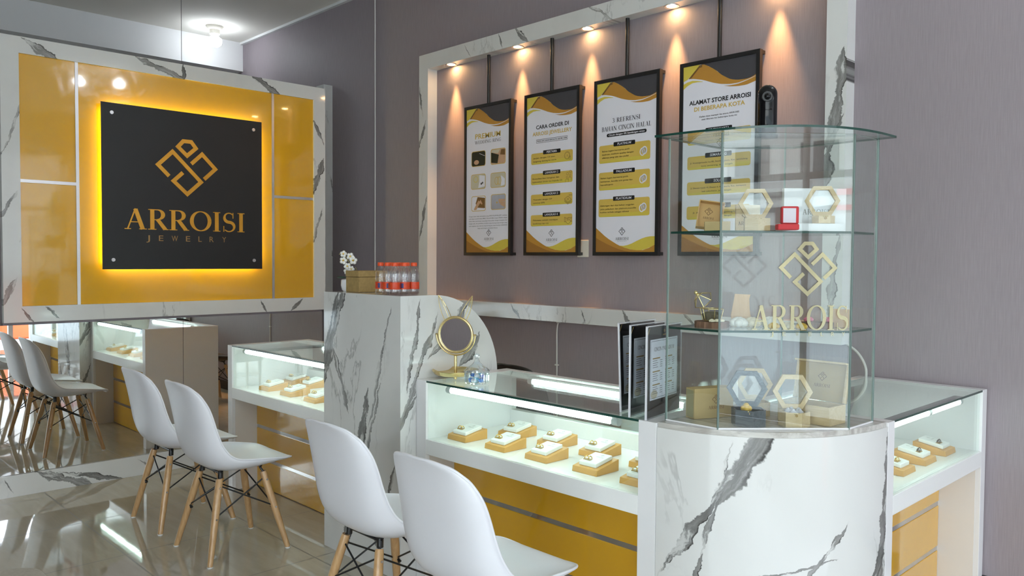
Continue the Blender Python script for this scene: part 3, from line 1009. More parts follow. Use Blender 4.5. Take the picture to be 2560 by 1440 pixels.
def art1(mb, fn):
    text(mb, 'PREMIUM', 0.091, -0.211, 0.255, 0.034, M['p_gold'], fn, 0.0008, 0.016)
    serif(mb, 'WEDDING RING', 0.089, -0.246, 0.262, 0.022, M['p_grey'], fn, 0.0008)
    for i, (u, v, w, h) in enumerate(((.053, .294, .145, .105), (.250, .294, .147, .105), (.050, .452, .150, .103), (.250, .454, .148, .101), (.055, .602, .148, .104), (.255, .599, .145, .104))):
        mb.poly(rrect(u, -(v + h), u + w, -v, 0.016), M['p_gold'], fn, 0.0007)
        q0 = [u + .004, -(v + h - .004), u + w - .004, -(v + .004)]
        bgm = (M['p_olive'], M['p_skin'], M['p_cream'], M['p_cream'], M['paper_white'], M['p_photo_grey'])[i]
        mb.poly(rrect(*q0, 0.014), bgm, fn, 0.0010)
        cx, cy = u + w / 2, -(v + h / 2)
        if i == 0:
            mb.disc((cx - .02, cy - .024), .026, M['p_skin'], 16, fn, .0012, .016)
            stroke(mb, [(cx + .01, cy + .035), (cx + .065, cy + .015)], .003, M['paper_white'], fn, .0012)
        elif i == 1:
            mb.poly([(q0[0] + .002, q0[1] + .01), (cx - .005, q0[1] + .002), (cx + .008, cy + .01), (q0[0] + .002, cy + .03)], M['p_olive'], fn, .0012)
            mb.poly([(cx + .02, cy + .01), (q0[2] - .002, cy + .005), (q0[2] - .002, q0[3] - .006), (cx + .03, q0[3] - .004)], M['p_shade'], fn, .0012)
            mb.poly([(q0[0] + .002, cy + .03), (cx, cy + .02), (cx + .02, q0[3] - .002), (q0[0] + .01, q0[3] - .002)], M['p_cream'], fn, .0013)
            mb.poly([(cx, q0[1] + .002), (cx + .03, q0[1] + .002), (cx + .03, cy), (cx + .008, cy + .008)], M['p_skin'], fn, .0014)
        elif i == 2:
            mb.poly([(cx, q0[1] + .003), (q0[2] - .003, q0[1] + .012), (q0[2] - .003, q0[3] - .012), (cx + .01, q0[3] - .003), (cx + .012, cy)], M['paper_white'], fn, .0012)
            stroke(mb, [(cx - .025 + .022 * math.cos(a), cy + .017 + .02 * math.sin(a)) for a in [2 * PI * k / 16 for k in range(16)]], .004, M['p_yellow'], fn, .0013, True)
            mb.disc((cx + .032, cy - .016), .008, M['p_dark'], 10, fn, .0014)
            mb.disc((cx + .045, cy - .010), .007, M['p_dark'], 10, fn, .0014)
        elif i == 3:
            mb.poly([(cx + .03, q0[1] + .004), (q0[2] - .003, q0[1] + .012), (q0[2] - .003, cy + .005), (cx + .03, cy + .03)], M['paper_white'], fn, .0012)
            for s_ in (-.012, .012):
                stroke(mb, [(cx + s_ + .019 * math.cos(a), cy - .005 + .025 * math.sin(a)) for a in [2 * PI * k / 16 for k in range(16)]], .004, M['p_gold'], fn, .0013 + s_ * .01, True)
        elif i == 4:
            mb.poly([(cx - .01, q0[1] + .02), (q0[2] - .003, q0[1] + .014), (q0[2] - .003, q0[3] - .012), (cx - .01, q0[3] - .003), (cx - .03, cy)], M['p_shade'], fn, .0012)
            for k in range(4):
                stroke(mb, [(cx - .045 + k * .006, q0[1] + .006), (cx - .015 + k * .012, cy - .004 + k * .007), (cx + .004 + k * .011, cy + .018 - k * .008)], .010, M['p_skin'], fn, .0014 + k * .0001)
        else:
            for k, (dx, dy, L) in enumerate(((0, 0, .06), (.012, .02, .05), (.0, -.018, .045))):
                stroke(mb, [(cx + .066, cy - .012 + dy), (cx + .066 - L - dx, cy + dy * .6)], .016, M['p_skin'], fn, .0013 + k * .0001)
            mb.disc((cx - .012, cy - .004), .007, M['p_gold'], 10, fn, .0017)
    s = ['Dengan bahan baku berkualitas yang ARROISI JEWELLERY sediakan', 'anda dapat memilih bahan EMAS, PALLADIUM, maupun PERAK sebagai',
         'bahan dasar pembuatan yang dapat disesuaikan dengan keinginan dan', 'budget anda, dan pemilihan produksi tanpa kurang sesuai dengan yang',
         'anda inginkan atau ukuran yang kurang pas, kami berikan GARANSI', 'bagi anda dengan perjanjian khusus']
    for k, r in enumerate(s):
        w = 0.385 if k < 5 else 0.20
        text(mb, r, 0.222 - w / 2, -(0.745 + k * 0.0165), w, 0.0075, M['p_grey'], fn, 0.0008, 0.006)
    poster_logo(mb, fn, 0.234, 0.834)


def art2(mb, fn):
    text(mb, 'CARA ORDER DI', 0.083, -0.208, 0.280, 0.0235, M['p_black'], fn, 0.0008, 0.022)
    text(mb, 'ARROISI JEWELLERY', 0.052, -0.249, 0.337, 0.0235, M['p_gold'], fn, 0.0008, 0.02)
    stroke(mb, [(.088, -.296), (.352, -.296), (.352, -.275), (.088, -.275)], 0.002, M['p_black'], fn, 0.0008, True)
    text(mb, 'PROSES CEPAT, BAHAN BERKUALITAS, SAJIK MAU KIRIM', 0.094, -0.2895, 0.252, 0.0085, M['p_black'], fn, 0.0008, 0.015)
    for v, tg, rows in ((.360, 'PERTAMA', (('Janjian dengan CS atau', .060, .395, .188), ('langsung datang ke store', .061, .416, .200))),
                        (.489, 'LANGKAH 2', (('Konsultasi ikan keinginan dan', .056, .526, .231), ('kebutuhan cincin mu kepada CS', .056, .547, .256))),
                        (.622, 'LANGKAH 3', (('Transaksi dengan DP', .063, .659, .165), ('minimal 50%', .063, .680, .102))),
                        (.753, 'LANGKAH 4', (('Pelunasan setelah mendapat', .063, .790, .215), ('konfirmasi dari CS', .063, .812, .135)))):
        ybox(mb, fn, .041, v, .398, v + .071)
        tagbox(mb, fn, .147, .296, v - .013, .025, tg)
        lines(mb, fn, rows)
    K = M['p_shade']
    ci = lambda cu, cv, r, w, n=16, ry=None: stroke(mb, [(cu + r * math.cos(2 * PI * k / n), -cv + (ry or r) * math.sin(2 * PI * k / n)) for k in range(n)], w, K, fn, .0013, True)
    ci(.352, .396, .023, .002); ci(.352, .396, .018, .0012); text(mb, '$', .349, -.401, .006, .011, K, fn, .0013)
    stroke(mb, [(.366, -.419), (.382, -.419), (.382, -.407), (.366, -.407)], .002, K, fn, .0014, True); ci(.374, .402, .005, .0015, 10)
    for cu, cv in ((.352, .530), (.376, .519)):
        ci(cu, cv, .006, .0015, 10)
        stroke(mb, [(cu - .012, -cv - .030), (cu - .012, -cv - .018), (cu - .006, -cv - .010), (cu + .006, -cv - .010), (cu + .012, -cv - .018), (cu + .012, -cv - .030)], .0018, K, fn, .0013)
        ci(cu + .004, cv - .022, .009, .0016, 12, .008)
    for k in range(3):
        stroke(mb, [(.333, -.662 - k * .006), (.362, -.645 - k * .006) if k == 0 else (.333, -.663 - k * .006), (.390, -.667 - k * .006) if k == 0 else (.361, -.683 - k * .006), (.361, -.683 - k * .006) if k == 0 else (.390, -.668 - k * .006)], .0022, K, fn, .0013 + k * .0001, k == 0)
    ci(.361, .664, .006, .002, 10)
    text(mb, '50%', .368, -.644, .028, .009, K, fn, .0013)
    stroke(mb, [(.334, -.775), (.344, -.777), (.344, -.803), (.334, -.803)], .0022, K, fn, .0013, True)
    stroke(mb, [(.398, -.775), (.390, -.777), (.390, -.801), (.398, -.801)], .0022, K, fn, .0013)
    stroke(mb, [(.344, -.779), (.358, -.781), (.367, -.778), (.390, -.781)], .0022, K, fn, .0013)
    stroke(mb, [(.344, -.800), (.358, -.814), (.367, -.817), (.378, -.808), (.390, -.798)], .0022, K, fn, .0013)
    stroke(mb, [(.367, -.778), (.356, -.792), (.366, -.793), (.374, -.788), (.388, -.802)], .0022, K, fn, .0014)
    poster_logo(mb, fn, 0.224, 0.848)


def art3(mb, fn):
    serif(mb, '3 REFRENSI', 0.116, -0.238, 0.202, 0.0255, M['p_black'], fn, 0.0008)
    serif(mb, 'BAHAN CINCIN HALAL', 0.038, -0.284, 0.356, 0.0265, M['p_black'], fn, 0.0008)
    mb.poly(rrect(.076, -.3185, .363, -.2985, .0098), M['p_black'], fn, .0008)
    text(mb, 'Cincin dengan 0% kandungan emas', .090, -.3125, .260, .0095, M['paper_white'], fn, .0012, .02, .1)
    for v, tg, rows in ((.365, 'PLATINUM', (('Bahan logam berwarna putih', .043, .403, .202), ('keabuan, medium quality dengan', .043, .4225, .231), ('sifatnya yang ulet dan padat', .043, .4415, .197))),
                        (.523, 'PALLADIUM', (('Bahan logam berwarna putih', .033, .560, .204), ('kehitaman, bersifat anti gores dan', .033, .580, .235), ('hypoallergenic', .033, .599, .095))),
                        (.680, 'PLATIDIUM', (('Gabungan dari dua bahan unggulan', .032, .722, .250), ('yaitu palladium dan platinum,memiliki', .032, .742, .264), ('kualitas terbaik sebagai refrensi', .032, .760, .213)))):
        ybox(mb, fn, .020, v, .390, v + .104)
        tagbox(mb, fn, .128, .284, v - .013, .0245, tg)
        lines(mb, fn, rows)
    for cv in (.423, .578, .740):
        ring_icon(mb, fn, .343, cv, .020, M['paper_white'])
        ring_icon(mb, fn, .347, cv - .004, .013, M['p_photo_grey'], .0017)
    poster_logo(mb, fn, 0.196, 0.849)


def art4(mb, fn):
    text(mb, 'ALAMAT STORE ARROISI', .039, -.209, .363, .0225, M['p_black'], fn, .0008, .028)
    text(mb, 'DI BEBERAPA KOTA', .070, -.2445, .300, .0215, M['p_gold'], fn, .0008, .026)
    text(mb, 'Kalian bisa mampir ke store ARROISI', .103, -.280, .234, .008, M['p_black'], fn, .0008, .012, .1)
    text(mb, 'saat liburan ke beberapa kota ini', .116, -.295, .210, .008, M['p_black'], fn, .0008, .012, .1)
    for v, tg, rows in ((.352, 'YOGYAKARTA', (('Jl. Kaliurang km 5, Caturtunggal, Kec. Depok', .058, .390, .325), ('Sleman, Yogyakarta', .140, .409, .140))),
                        (.483, 'SEMARANG', (('Jl. Kedungmundu no.45, Sendangguwo, Kec. tembalang', .050, .521, .340), ('kota semarang, jawa tengah', .120, .540, .185))),
                        (.618, 'SOLO', (('Jl. Slamet riyadi VI, Dusun II, Kartasura, Kec. kartasura', .054, .655, .330), ('kab sukoharjo, jawa tengah', .125, .674, .175))),
                        (.748, 'MAGELANG', (('Jl. Ahmad Yani, Kec. Magelang Utara', .070, .786, .290), ('kota magelang, jawa tengah', .125, .805, .180)))):
        ybox(mb, fn, .032, v, .407, v + .070)
        tagbox(mb, fn, .142, .299, v - .013, .025, tg)
        lines(mb, fn, rows, cap=.0075)
    poster_logo(mb, fn, 0.232, 0.846)


posters = [(-4.300, art1, 'first hanging poster from the left, PREMIUM WEDDING RING, with six small photos', -4.088),
           (-3.705, art2, 'hanging poster headed CARA ORDER DI with four numbered yellow steps', -3.500),
           (-3.118, art3, 'hanging poster headed 3 REFRENSI BAHAN CINCIN HALAL with three yellow boxes', -2.908),
           (-2.515, art4, 'hanging poster headed ALAMAT STORE, partly behind the glass cabinet', -2.305)]
for (px, art, lab, rx) in posters:
    pt = thing('framed_poster', lab, 'poster', (px + PW / 2, 3.72, 1.43), 0, 'black framed posters hanging in the marble frame')
    yf = 3.694
    zt = 2.438
    mb = MB()
    fx0, fx1, fz0, fz1, b = px - .020, px + PW + .020, zt - PH - .018, zt + .020, .021
    mb.box(fx0, fx0 + b, yf, yf + .026, fz0, fz1, M['black_metal']); mb.box(fx1 - b, fx1, yf, yf + .026, fz0, fz1, M['black_metal'])
    mb.box(fx0 + b, fx1 - b, yf, yf + .026, fz0, fz0 + b, M['black_metal']); mb.box(fx0 + b, fx1 - b, yf, yf + .026, fz1 - b, fz1, M['black_metal'])
    build('frame', mb, pt)
    fn = lambda u, v, d, px=px: (px + u, yf + 0.006 - d, zt + v)
    mb = MB(); mb.box(px - .001, px + PW + .001, yf + .0062, yf + .012, zt - PH - .001, zt + .001, M['paper_white'])
    poster_base(mb, fn); art(mb, fn); build('print', mb, pt)
    mb = MB(); mb.tube([(rx, 3.712, fz1 - .002), (rx, 3.712, 2.785)], .0115, M['black_metal'], 12); build('hanging_rod', mb, pt, smooth=40)
    for x in (fx0 + .012, fx1 - .024):
        for z in (fz0 + .002, fz1 - .020):
            mb = MB(); mb.box(x, x + .022, yf + .024, YW - .001, z, z + .018, M['black_metal']); build('wall_bracket', mb, pt)

# ================================================================= PILLAR
pr = []
for i in range(17):
    a = PI / 2 * i / 16
    pr.append((2.235 + 0.385 * math.sin(a), 0.86 + 0.38 * math.cos(a)))
prof = [(2.052, 0.0), (2.052, 1.24)] + pr + [(2.62, 0.0)]
pl = thing('marble_pillar', 'tall marble clad pillar with rounded back edge standing between the two long counters', 'pillar', (-3.126, 2.3, 0))
mb = MB()
n = len(prof)
x0, x1 = -3.437, -2.814
V0 = [(x0, y, z) for y, z in prof]; V1 = [(x1, y, z) for y, z in prof]
mb.add(V0 + V1, [list(range(n))[::-1]], M['marble_pillar_side']); mb.add(V0 + V1, [list(range(n, 2 * n))], M['marble_pillar_side'])
mb.add(V0 + V1, [(0, n, n + 1, 1)], M['marble_pillar_front'])
mb.add(V0 + V1, [(i, n + i, n + (i + 1) % n, (i + 1) % n) for i in range(1, n)], M['marble_top'])
build('pillar_body', mb, pl, smooth=35)

# ================================================================= COUNTERS
def tube_light(parent, p0, p1, dark=False, gap=False, bar_up=0.016):
    """fluorescent batten: housing bar, tube(s), end caps"""
    a, b = Vector(p0), Vector(p1)
    d = (b - a).normalized()
    mb = MB()
    sd = Vector((-d.y, d.x, 0)) * 0.016
    z0, z1 = bar_up, bar_up + 0.006
    vs = [a - sd, a + sd, b + sd, b - sd]
    vs = [v + Vector((0, 0, z0)) for v in vs] + [v + Vector((0, 0, z1)) for v in vs]
    mb.add(vs, [(3, 2, 1, 0), (4, 5, 6, 7), (0, 1, 5, 4), (1, 2, 6, 5), (2, 3, 7, 6), (3, 0, 4, 7)], M['dark_bar'] if dark else M['lamp_plastic'])
    h = build('tube_light', mb, parent)
    segs = [(0.03, 0.97)] if not gap else [(0.03, 0.50), (0.53, 0.97)]
    L = (b - a)
    for s0, s1 in segs:
        mb = MB(); mb.tube([a + L * s0, a + L * s1], 0.0125, M['tube_on'], 14); build('tube', mb, h, smooth=40)
    for s in ((0.0, 1.0) if not gap else (0.0, 0.515, 1.0)):
        mb = MB()
        c = a + L * s
        mb.tube([c - d * 0.012, c + d * 0.014], 0.0145, M['lamp_plastic'], 14)
        mb.box(c.x - .008, c.x + .008, c.y - .008, c.y + .008, c.z, c.z + bar_up, M['lamp_plastic'])
        build('end_cap', mb, h, smooth=40)
    return h


def counter(label, O, L, D, l_st, r_st, tubes, rz=0.0, doors=True, strip_top=True):
    """glass display counter in its own frame: x along the front, y into the counter, z up"""
    c = thing('display_counter', label, 'counter', O, rz)
    c['_o'] = [0, 0, 0]
    W = M['white_lacquer']; K = M['cream_lacquer']
    H = 0.875
    B = lambda nm, *bx, mat=W, bev=0.0015: build(nm, _mb(bx, mat), c, local=True, bevel=bev)
    def _mb(bx, mat):
        m = MB(); m.box(*bx, mat); return m
    B('side_panel', 0, l_st, 0, D, 0, H); B('side_panel', L - r_st, L, 0, D, 0, H)
    B('inner_lining', l_st + .0005, l_st + .002, .02, D - .04, 0.0, .555, mat=K, bev=0); B('inner_lining', L - r_st - .002, L - r_st - .0005, .02, D - .04, 0, .555, mat=K, bev=0)
    B('deck', l_st, L - r_st, 0, D, .557, .622, mat=M['deck_white'])
    B('back_rail', l_st, L - r_st, D - .04, D, .622, .69)
    B('top_rail', l_st, L - r_st, D - .045, D, .845, H)
    # glass
    m = MB(); m.box(l_st + .001, L - r_st - .001, .004, D - .045, .869, .8745, M['glass']); m.box(l_st + .001, L - r_st - .001, .001, .0035, .868, .8755, M['glass_edge']); build('glass_top', m, c, local=True)
    m = MB(); m.box(l_st + .001, L - r_st - .001, .010, .015, .6225, .868, M['glass']); build('front_glass', m, c, local=True)
    if doors:
        xm = (l_st + L - r_st) / 2
        for k, (u0, u1) in enumerate(((l_st + .002, xm + .02), (xm - .02, L - r_st - .002))):
            m = MB(); m.box(u0, u1, D - .032 + k * .014, D - .027 + k * .014, .69, .845, M['glass']); build('sliding_door', m, c, local=True)
    # drawer fronts with metal strips between
    z = [(.382, .557), (.188, .362), (.004, .168)]
    for a, b in z:
        B('drawer_front', l_st + .003, L - r_st - .003, .157, .175, a, b, mat=M['yellow'], bev=.002)
    for a, b in ((.362, .382), (.168, .188)):
        B('metal_strip', l_st + .003, L - r_st - .003, .160, .176, a, b, mat=M['chrome'], bev=0)
    for p0, p1, dk, gp in tubes:
        tube_light(c, p0, p1, dk, gp)
    return c


counter('white glass-topped display counter with mustard drawers, left of the marble pillar', (-4.685, 2.137, 0), 1.246, .545, .055, .055,
        [((.165, .036, .846), (1.15, .036, .846), False, False), ((.30, .47, .846), (1.15, .47, .846), False, False)])
counter('white glass-topped display counter with mustard drawers between marble pillar and curved plinth', (-2.812, 2.137, 0), 1.274, .545, .067, .072,
        [((.185, .036, .846), (1.08, .036, .846), False, False), ((.24, .47, .846), (1.08, .47, .846), False, False)])
counter('short display counter on the far right running back to the mauve wall', (-1.028, 2.705, 0), 1.038, .53, .055, .055,
        [((.095, .036, .846), (.80, .036, .846), True, True), ((.095, .46, .846), (.62, .46, .846), True, False)], PI / 2)

# ---- ring stands
def ring_display():
    o = thing('ring_display', 'x', 'ring stand', (0, 0, 0))
    mb = MB()
    w, d = .118, .128
    vs = [(0, 0, 0), (w, 0, 0), (w, d, 0), (0, d, 0), (0, .004, .021), (w, .004, .021), (w, d, .043), (0, d, .043)]
    mb.add(vs, [(3, 2, 1, 0), (4, 5, 6, 7), (0, 1, 5, 4), (1, 2, 6, 5), (2, 3, 7, 6), (3, 0, 4, 7)], M['block_wood'])
    build('wooden_base', mb, o, local=True, bevel=.0015)
    sl = (.043 - .021) / .124
    zz = lambda y: .021 + (y - .004) * sl
    mb = MB()
    a0, a1, y0, y1 = .018, .100, .018, .112
    vs = [(a0, y0, zz(y0) + .0008), (a1, y0, zz(y0) + .0008), (a1, y1, zz(y1) + .0008), (a0, y1, zz(y1) + .0008)]
    vs += [(x, y, z + .015) for x, y, z in vs]
    mb.add(vs, [(3, 2, 1, 0), (4, 5, 6, 7), (0, 1, 5, 4), (1, 2, 6, 5), (2, 3, 7, 6), (3, 0, 4, 7)], M['pad_white'])
    pad = build('white_pad', mb, o, local=True, bevel=.002)
    mb = MB()
    fn = lambda u, v, dd: (u, v, zz(v) + .0165 + dd)
    emblem(mb, .070, .092, .014, M['print_grey'], fn, .0)
    serif(mb, 'ARROISI', .052, .072, .036, .006, M['print_grey'], fn, 0)
    build('pad_print', mb, pad, local=True)
    mb = MB(); mb.box(.026, .058, .033, .050, zz(.04) + .0155, zz(.04) + .0176, M['menu_gold']); build('ring_slot', mb, pad, local=True)
    return o


def ring_mesh(mat):
    mb = MB()
    mb.tube([(.0078 * math.cos(a), 0, .0078 * math.sin(a)) for a in [2 * PI * i / 20 for i in range(20)]], .0019, mat, 8, True)
    mb.ball((0, 0, .0092), .0020, M['crystal'] if False else mat, 5)
    return mb


rd = ring_display()
rg = build('ring', ring_mesh(M['ring_gold']), local=True, smooth=60)
rk = build('ring', ring_mesh(M['ring_dark']), local=True, smooth=60)
first_rd = [True]; first_r = {0: True, 1: True}
ordn = ['leftmost', 'second from left', 'third from left', 'fourth from left', 'fifth from left']
def put_display(x, y, rz, where, grp, dark=False):
    z = .6222
    lab = 'amber ring block, ' + where
    if first_rd[0]:
        first_rd[0] = False
        o = rd
        o.location = (x, y, z); o.rotation_euler = (0, 0, rz); o['label'] = lab; o['group'] = grp
    else:
        o = dup(rd, (x, y, z), rz, lab, grp)
    for k, (lx, ly) in enumerate(((.036, .042), (.051, .043))):
        Mx = Matrix.Translation((x, y, z)) @ Matrix.Rotation(rz, 4, 'Z')
        p = Mx @ Vector((lx, ly, .021 + (ly - .004) * .1774 + .0176 + .0022))
        src = rk if dark else rg
        if first_r[int(dark)]:
            first_r[int(dark)] = False
            r = src
        else:
            r = src.copy(); COL.objects.link(r)
        r.location = p
        r.rotation_euler = (0.10, 0, rz + 0.9 + 0.25 * k)
        tag(r, '%s ring, %s of the pair on the block %s' % ('dark' if dark else 'gold', ('left', 'right')[k], where), 'ring', 'rings in the display counters')


G1 = 'ring blocks in the middle counter'
for i, x in enumerate((-2.692, -2.452, -2.218, -1.969, -1.748)):
    put_display(x, 2.213, 0, ordn[i] + ', front row, middle counter', G1)
for i, x in enumerate((-2.590, -2.350, -2.117, -1.866)):
    put_display(x, 2.416, 0, ordn[i] + ', back row, middle counter', G1)
G2 = 'ring blocks in the left counter'
for i, x in enumerate((-4.455, -4.200, -3.934, -3.67)):
    put_display(x, 2.220, 0, ordn[i] + ', front row, left counter', G2)
for i, x in enumerate((-4.59, -4.385, -4.10)):
    put_display(x, 2.44, 0, ordn[i] + ', back row, left counter', G2)
G3 = 'ring blocks in the right counter'
for i, y in enumerate((3.035, 3.255, 3.475)):
    put_display(-1.095, y, PI / 2, ('nearest the plinth', 'in the middle', 'nearest the wall')[i] + ', front row, right counter', G3, i > 0)
put_display(-1.31, 3.35, PI / 2, 'alone in the back row, right counter', G3)

# ================================================================= CURVED PLINTH AND GLASS CABINET
def quarter(cx, cy, rx, ry, e, n=28):
    pts = []
    for i in range(n + 1):
        a = PI / 2 * i / n
        pts.append((cx + rx * math.sin(a) ** (2 / e), cy - ry * math.cos(a) ** (2 / e)))
    return pts
pc = quarter(-1.536, 2.702, .508, .565, 2.15)
pn = thing('marble_plinth', 'curved white marble corner plinth carrying the glass cabinet', 'plinth', (-1.35, 2.5, 0))
mb = MB(); mb.prism(pc + [(-1.536, 2.702)], 0, .862, M['marble_top'], side=M['marble_plinth']); build('plinth_body', mb, pn, smooth=30)
mb = MB(); mb.prism(quarter(-1.536, 2.702, .502, .559, 2.15) + [(-1.536, 2.702)], .862, .878, M['marble_top_streak']); build('plinth_top', mb, pn, smooth=30)

LB, LF, RF, RB, BR, BL = (-1.532, 2.180), (-1.339, 2.180), (-1.063, 2.484), (-1.060, 2.655), (-1.380, 2.655), (-1.532, 2.500)
gc = thing('glass_cabinet', 'tall frameless glass display cabinet with two shelves on the curved marble plinth', 'cabinet', (-1.33, 2.42, .878))
def pane(a, b, nm='pane', gm='glass_cab'):
    A, Bv = Vector((a[0], a[1], 0)), Vector((b[0], b[1], 0))
    d = (Bv - A).normalized(); nrm = Vector((-d.y, d.x, 0)) * .005      # inward for this winding
    mb = MB()
    z0, z1 = .8785, 1.792
    p = [A, Bv, Bv + nrm, A + nrm]
    vs = [(v.x, v.y, z0) for v in p] + [(v.x, v.y, z1) for v in p]
    mb.add(vs, [(0, 1, 5, 4), (2, 3, 7, 6)], M[gm])
    mb.add(vs, [(0, 4, 7, 3), (1, 2, 6, 5), (4, 5, 6, 7), (3, 2, 1, 0)], M['glass_edge_lite'])
    for c in (A, Bv):
        mb.tube([(c.x, c.y, z0), (c.x, c.y, z1)], .0034, M['glass_joint'], 8)
    return build(nm, mb, gc)
pane(LB, LF); fp = pane(LF, RF, 'front_pane', 'glass_front'); pane(RF, RB); pane(RB, BR, 'back_door'); pane(BR, BL); pane(BL, LB)
def inset(k):
    cx, cy = -1.32, 2.42
    return [(cx + (x - cx) * k, cy + (y - cy) * k) for x, y in (LB, LF, RF, RB, BR, BL)]
for z in (1.186, 1.494):
    mb = MB(); mb.prism(inset(.975), z - .007, z, M['glass_cab'], side=M['glass_edge']); build('shelf', mb, gc)
tp = quarter(-1.552, 2.662, .545, .535, 2.75, 40)
mb = MB(); mb.prism(tp + [(-1.36, 2.672), (-1.548, 2.50)], 1.793, 1.800, M['glass_cab'], side=M['glass_edge']); build('bowed_top', mb, gc)
# white silicone joints along the bottom
mb = MB()
for a, b in ((LB, LF), (LF, RF), (RF, RB)):
    mb.tube([(a[0], a[1], .881), (b[0], b[1], .881)], .0035, M['white_lacquer'], 6)
build('seal', mb, gc)
# gold foil lettering on the front pane
A = Vector((LF[0], LF[1], 0)); dd_ = (Vector((RF[0], RF[1], 0)) - A).normalized(); no = Vector((dd_.y, -dd_.x, 0))
def pf(u, v, d):
    p = A + dd_ * u + no * d
    return (p.x, p.y, v)
mb = MB(); emblem(mb, .272, 1.378, .166, M['gold_mirror'], pf, .0025, 0, 1.04); serif(mb, 'ARROIS', .099, 1.189, .305, .076, M['gold_mirror'], pf, .0025, .03)
for ch, u in zip('JEWELRY', (.158, .196, .237, .277, .315, .348, .381)):
    text(mb, ch, u, 1.170, .010, .013, M['gold_mirror'], pf, .0025)
o = build('foil_lettering', mb, fp); o['label'] = 'gold emblem and ARROISI JEWELRY lettering'

# ================================================================= CHAIRS
def lerp_prof(P, s):
    """catmull-rom through the profile points, s in 0..1"""
    n = len(P) - 1
    f = min(max(s, 0), 1) * n
    i = min(int(f), n - 1)
    t_ = f - i
    g = lambda k: P[min(max(k, 0), n)]
    p0, p1, p2, p3 = g(i - 1), g(i), g(i + 1), g(i + 2)
    return tuple(0.5 * ((2 * b) + (-a + c) * t_ + (2 * a - 5 * b + 4 * c - d) * t_ ** 2 + (-a + 3 * b - 3 * c + d) * t_ ** 3) for a, b, c, d in zip(p0, p1, p2, p3))


# y, z of the middle line; y, z of the edge; half width
SH = [((.262, .400), (.246, .420), .075), ((.254, .418), (.238, .428), .135), ((.225, .428), (.215, .438), .178), ((.170, .424), (.165, .446), .203),
      ((.100, .415), (.100, .456), .220), ((.030, .409), (.035, .464), .229), ((-.040, .406), (-.030, .472), .232), ((-.100, .411), (-.075, .482), .229),
      ((-.150, .430), (-.112, .508), .223), ((-.186, .468), (-.140, .554), .213), ((-.208, .525), (-.160, .612), .205), ((-.222, .595), (-.177, .676), .198),
      ((-.236, .670), (-.196, .730), .190), ((-.252, .745), (-.222, .778), .173), ((-.263, .788), (-.243, .802), .155), ((-.270, .808), (-.257, .817), .134), ((-.276, .821), (-.268, .825), .104), ((-.279, .828), (-.276, .830), .062), ((-.280, .830), (-.280, .831), .022)]
def shell_mesh(mat):
    mb = MB()
    NU, NV = 22, 84
    P = [(a[0], a[1], b[0], b[1], w) for a, b, w in SH]
    vs = []
    for j in range(NV + 1):
        cy, cz, ey, ez, w = lerp_prof(P, j / NV)
        for i in range(NU + 1):
            s = -1 + 2 * i / NU
            k = abs(s) ** 2.6
            vs.append((w * math.sin(s * PI / 2 * 0.92) / math.sin(PI / 2 * 0.92), cy + (ey - cy) * k, cz + (ez - cz) * k))
    fs = [(j * (NU + 1) + i, j * (NU + 1) + i + 1, (j + 1) * (NU + 1) + i + 1, (j + 1) * (NU + 1) + i) for j in range(NV) for i in range(NU)]
    mb.add(vs, fs, mat)
    g = lambda i, j: vs[j * (NU + 1) + i]
    loop = [g(0, j) for j in range(NV + 1)] + [g(i, NV) for i in range(1, NU)] + [g(NU, j) for j in range(NV, -1, -1)] + [g(i, 0) for i in range(NU - 1, 0, -1)]
    rim = MB(); rim.tube(loop, .0048, mat, 8, True)
    return mb, rim


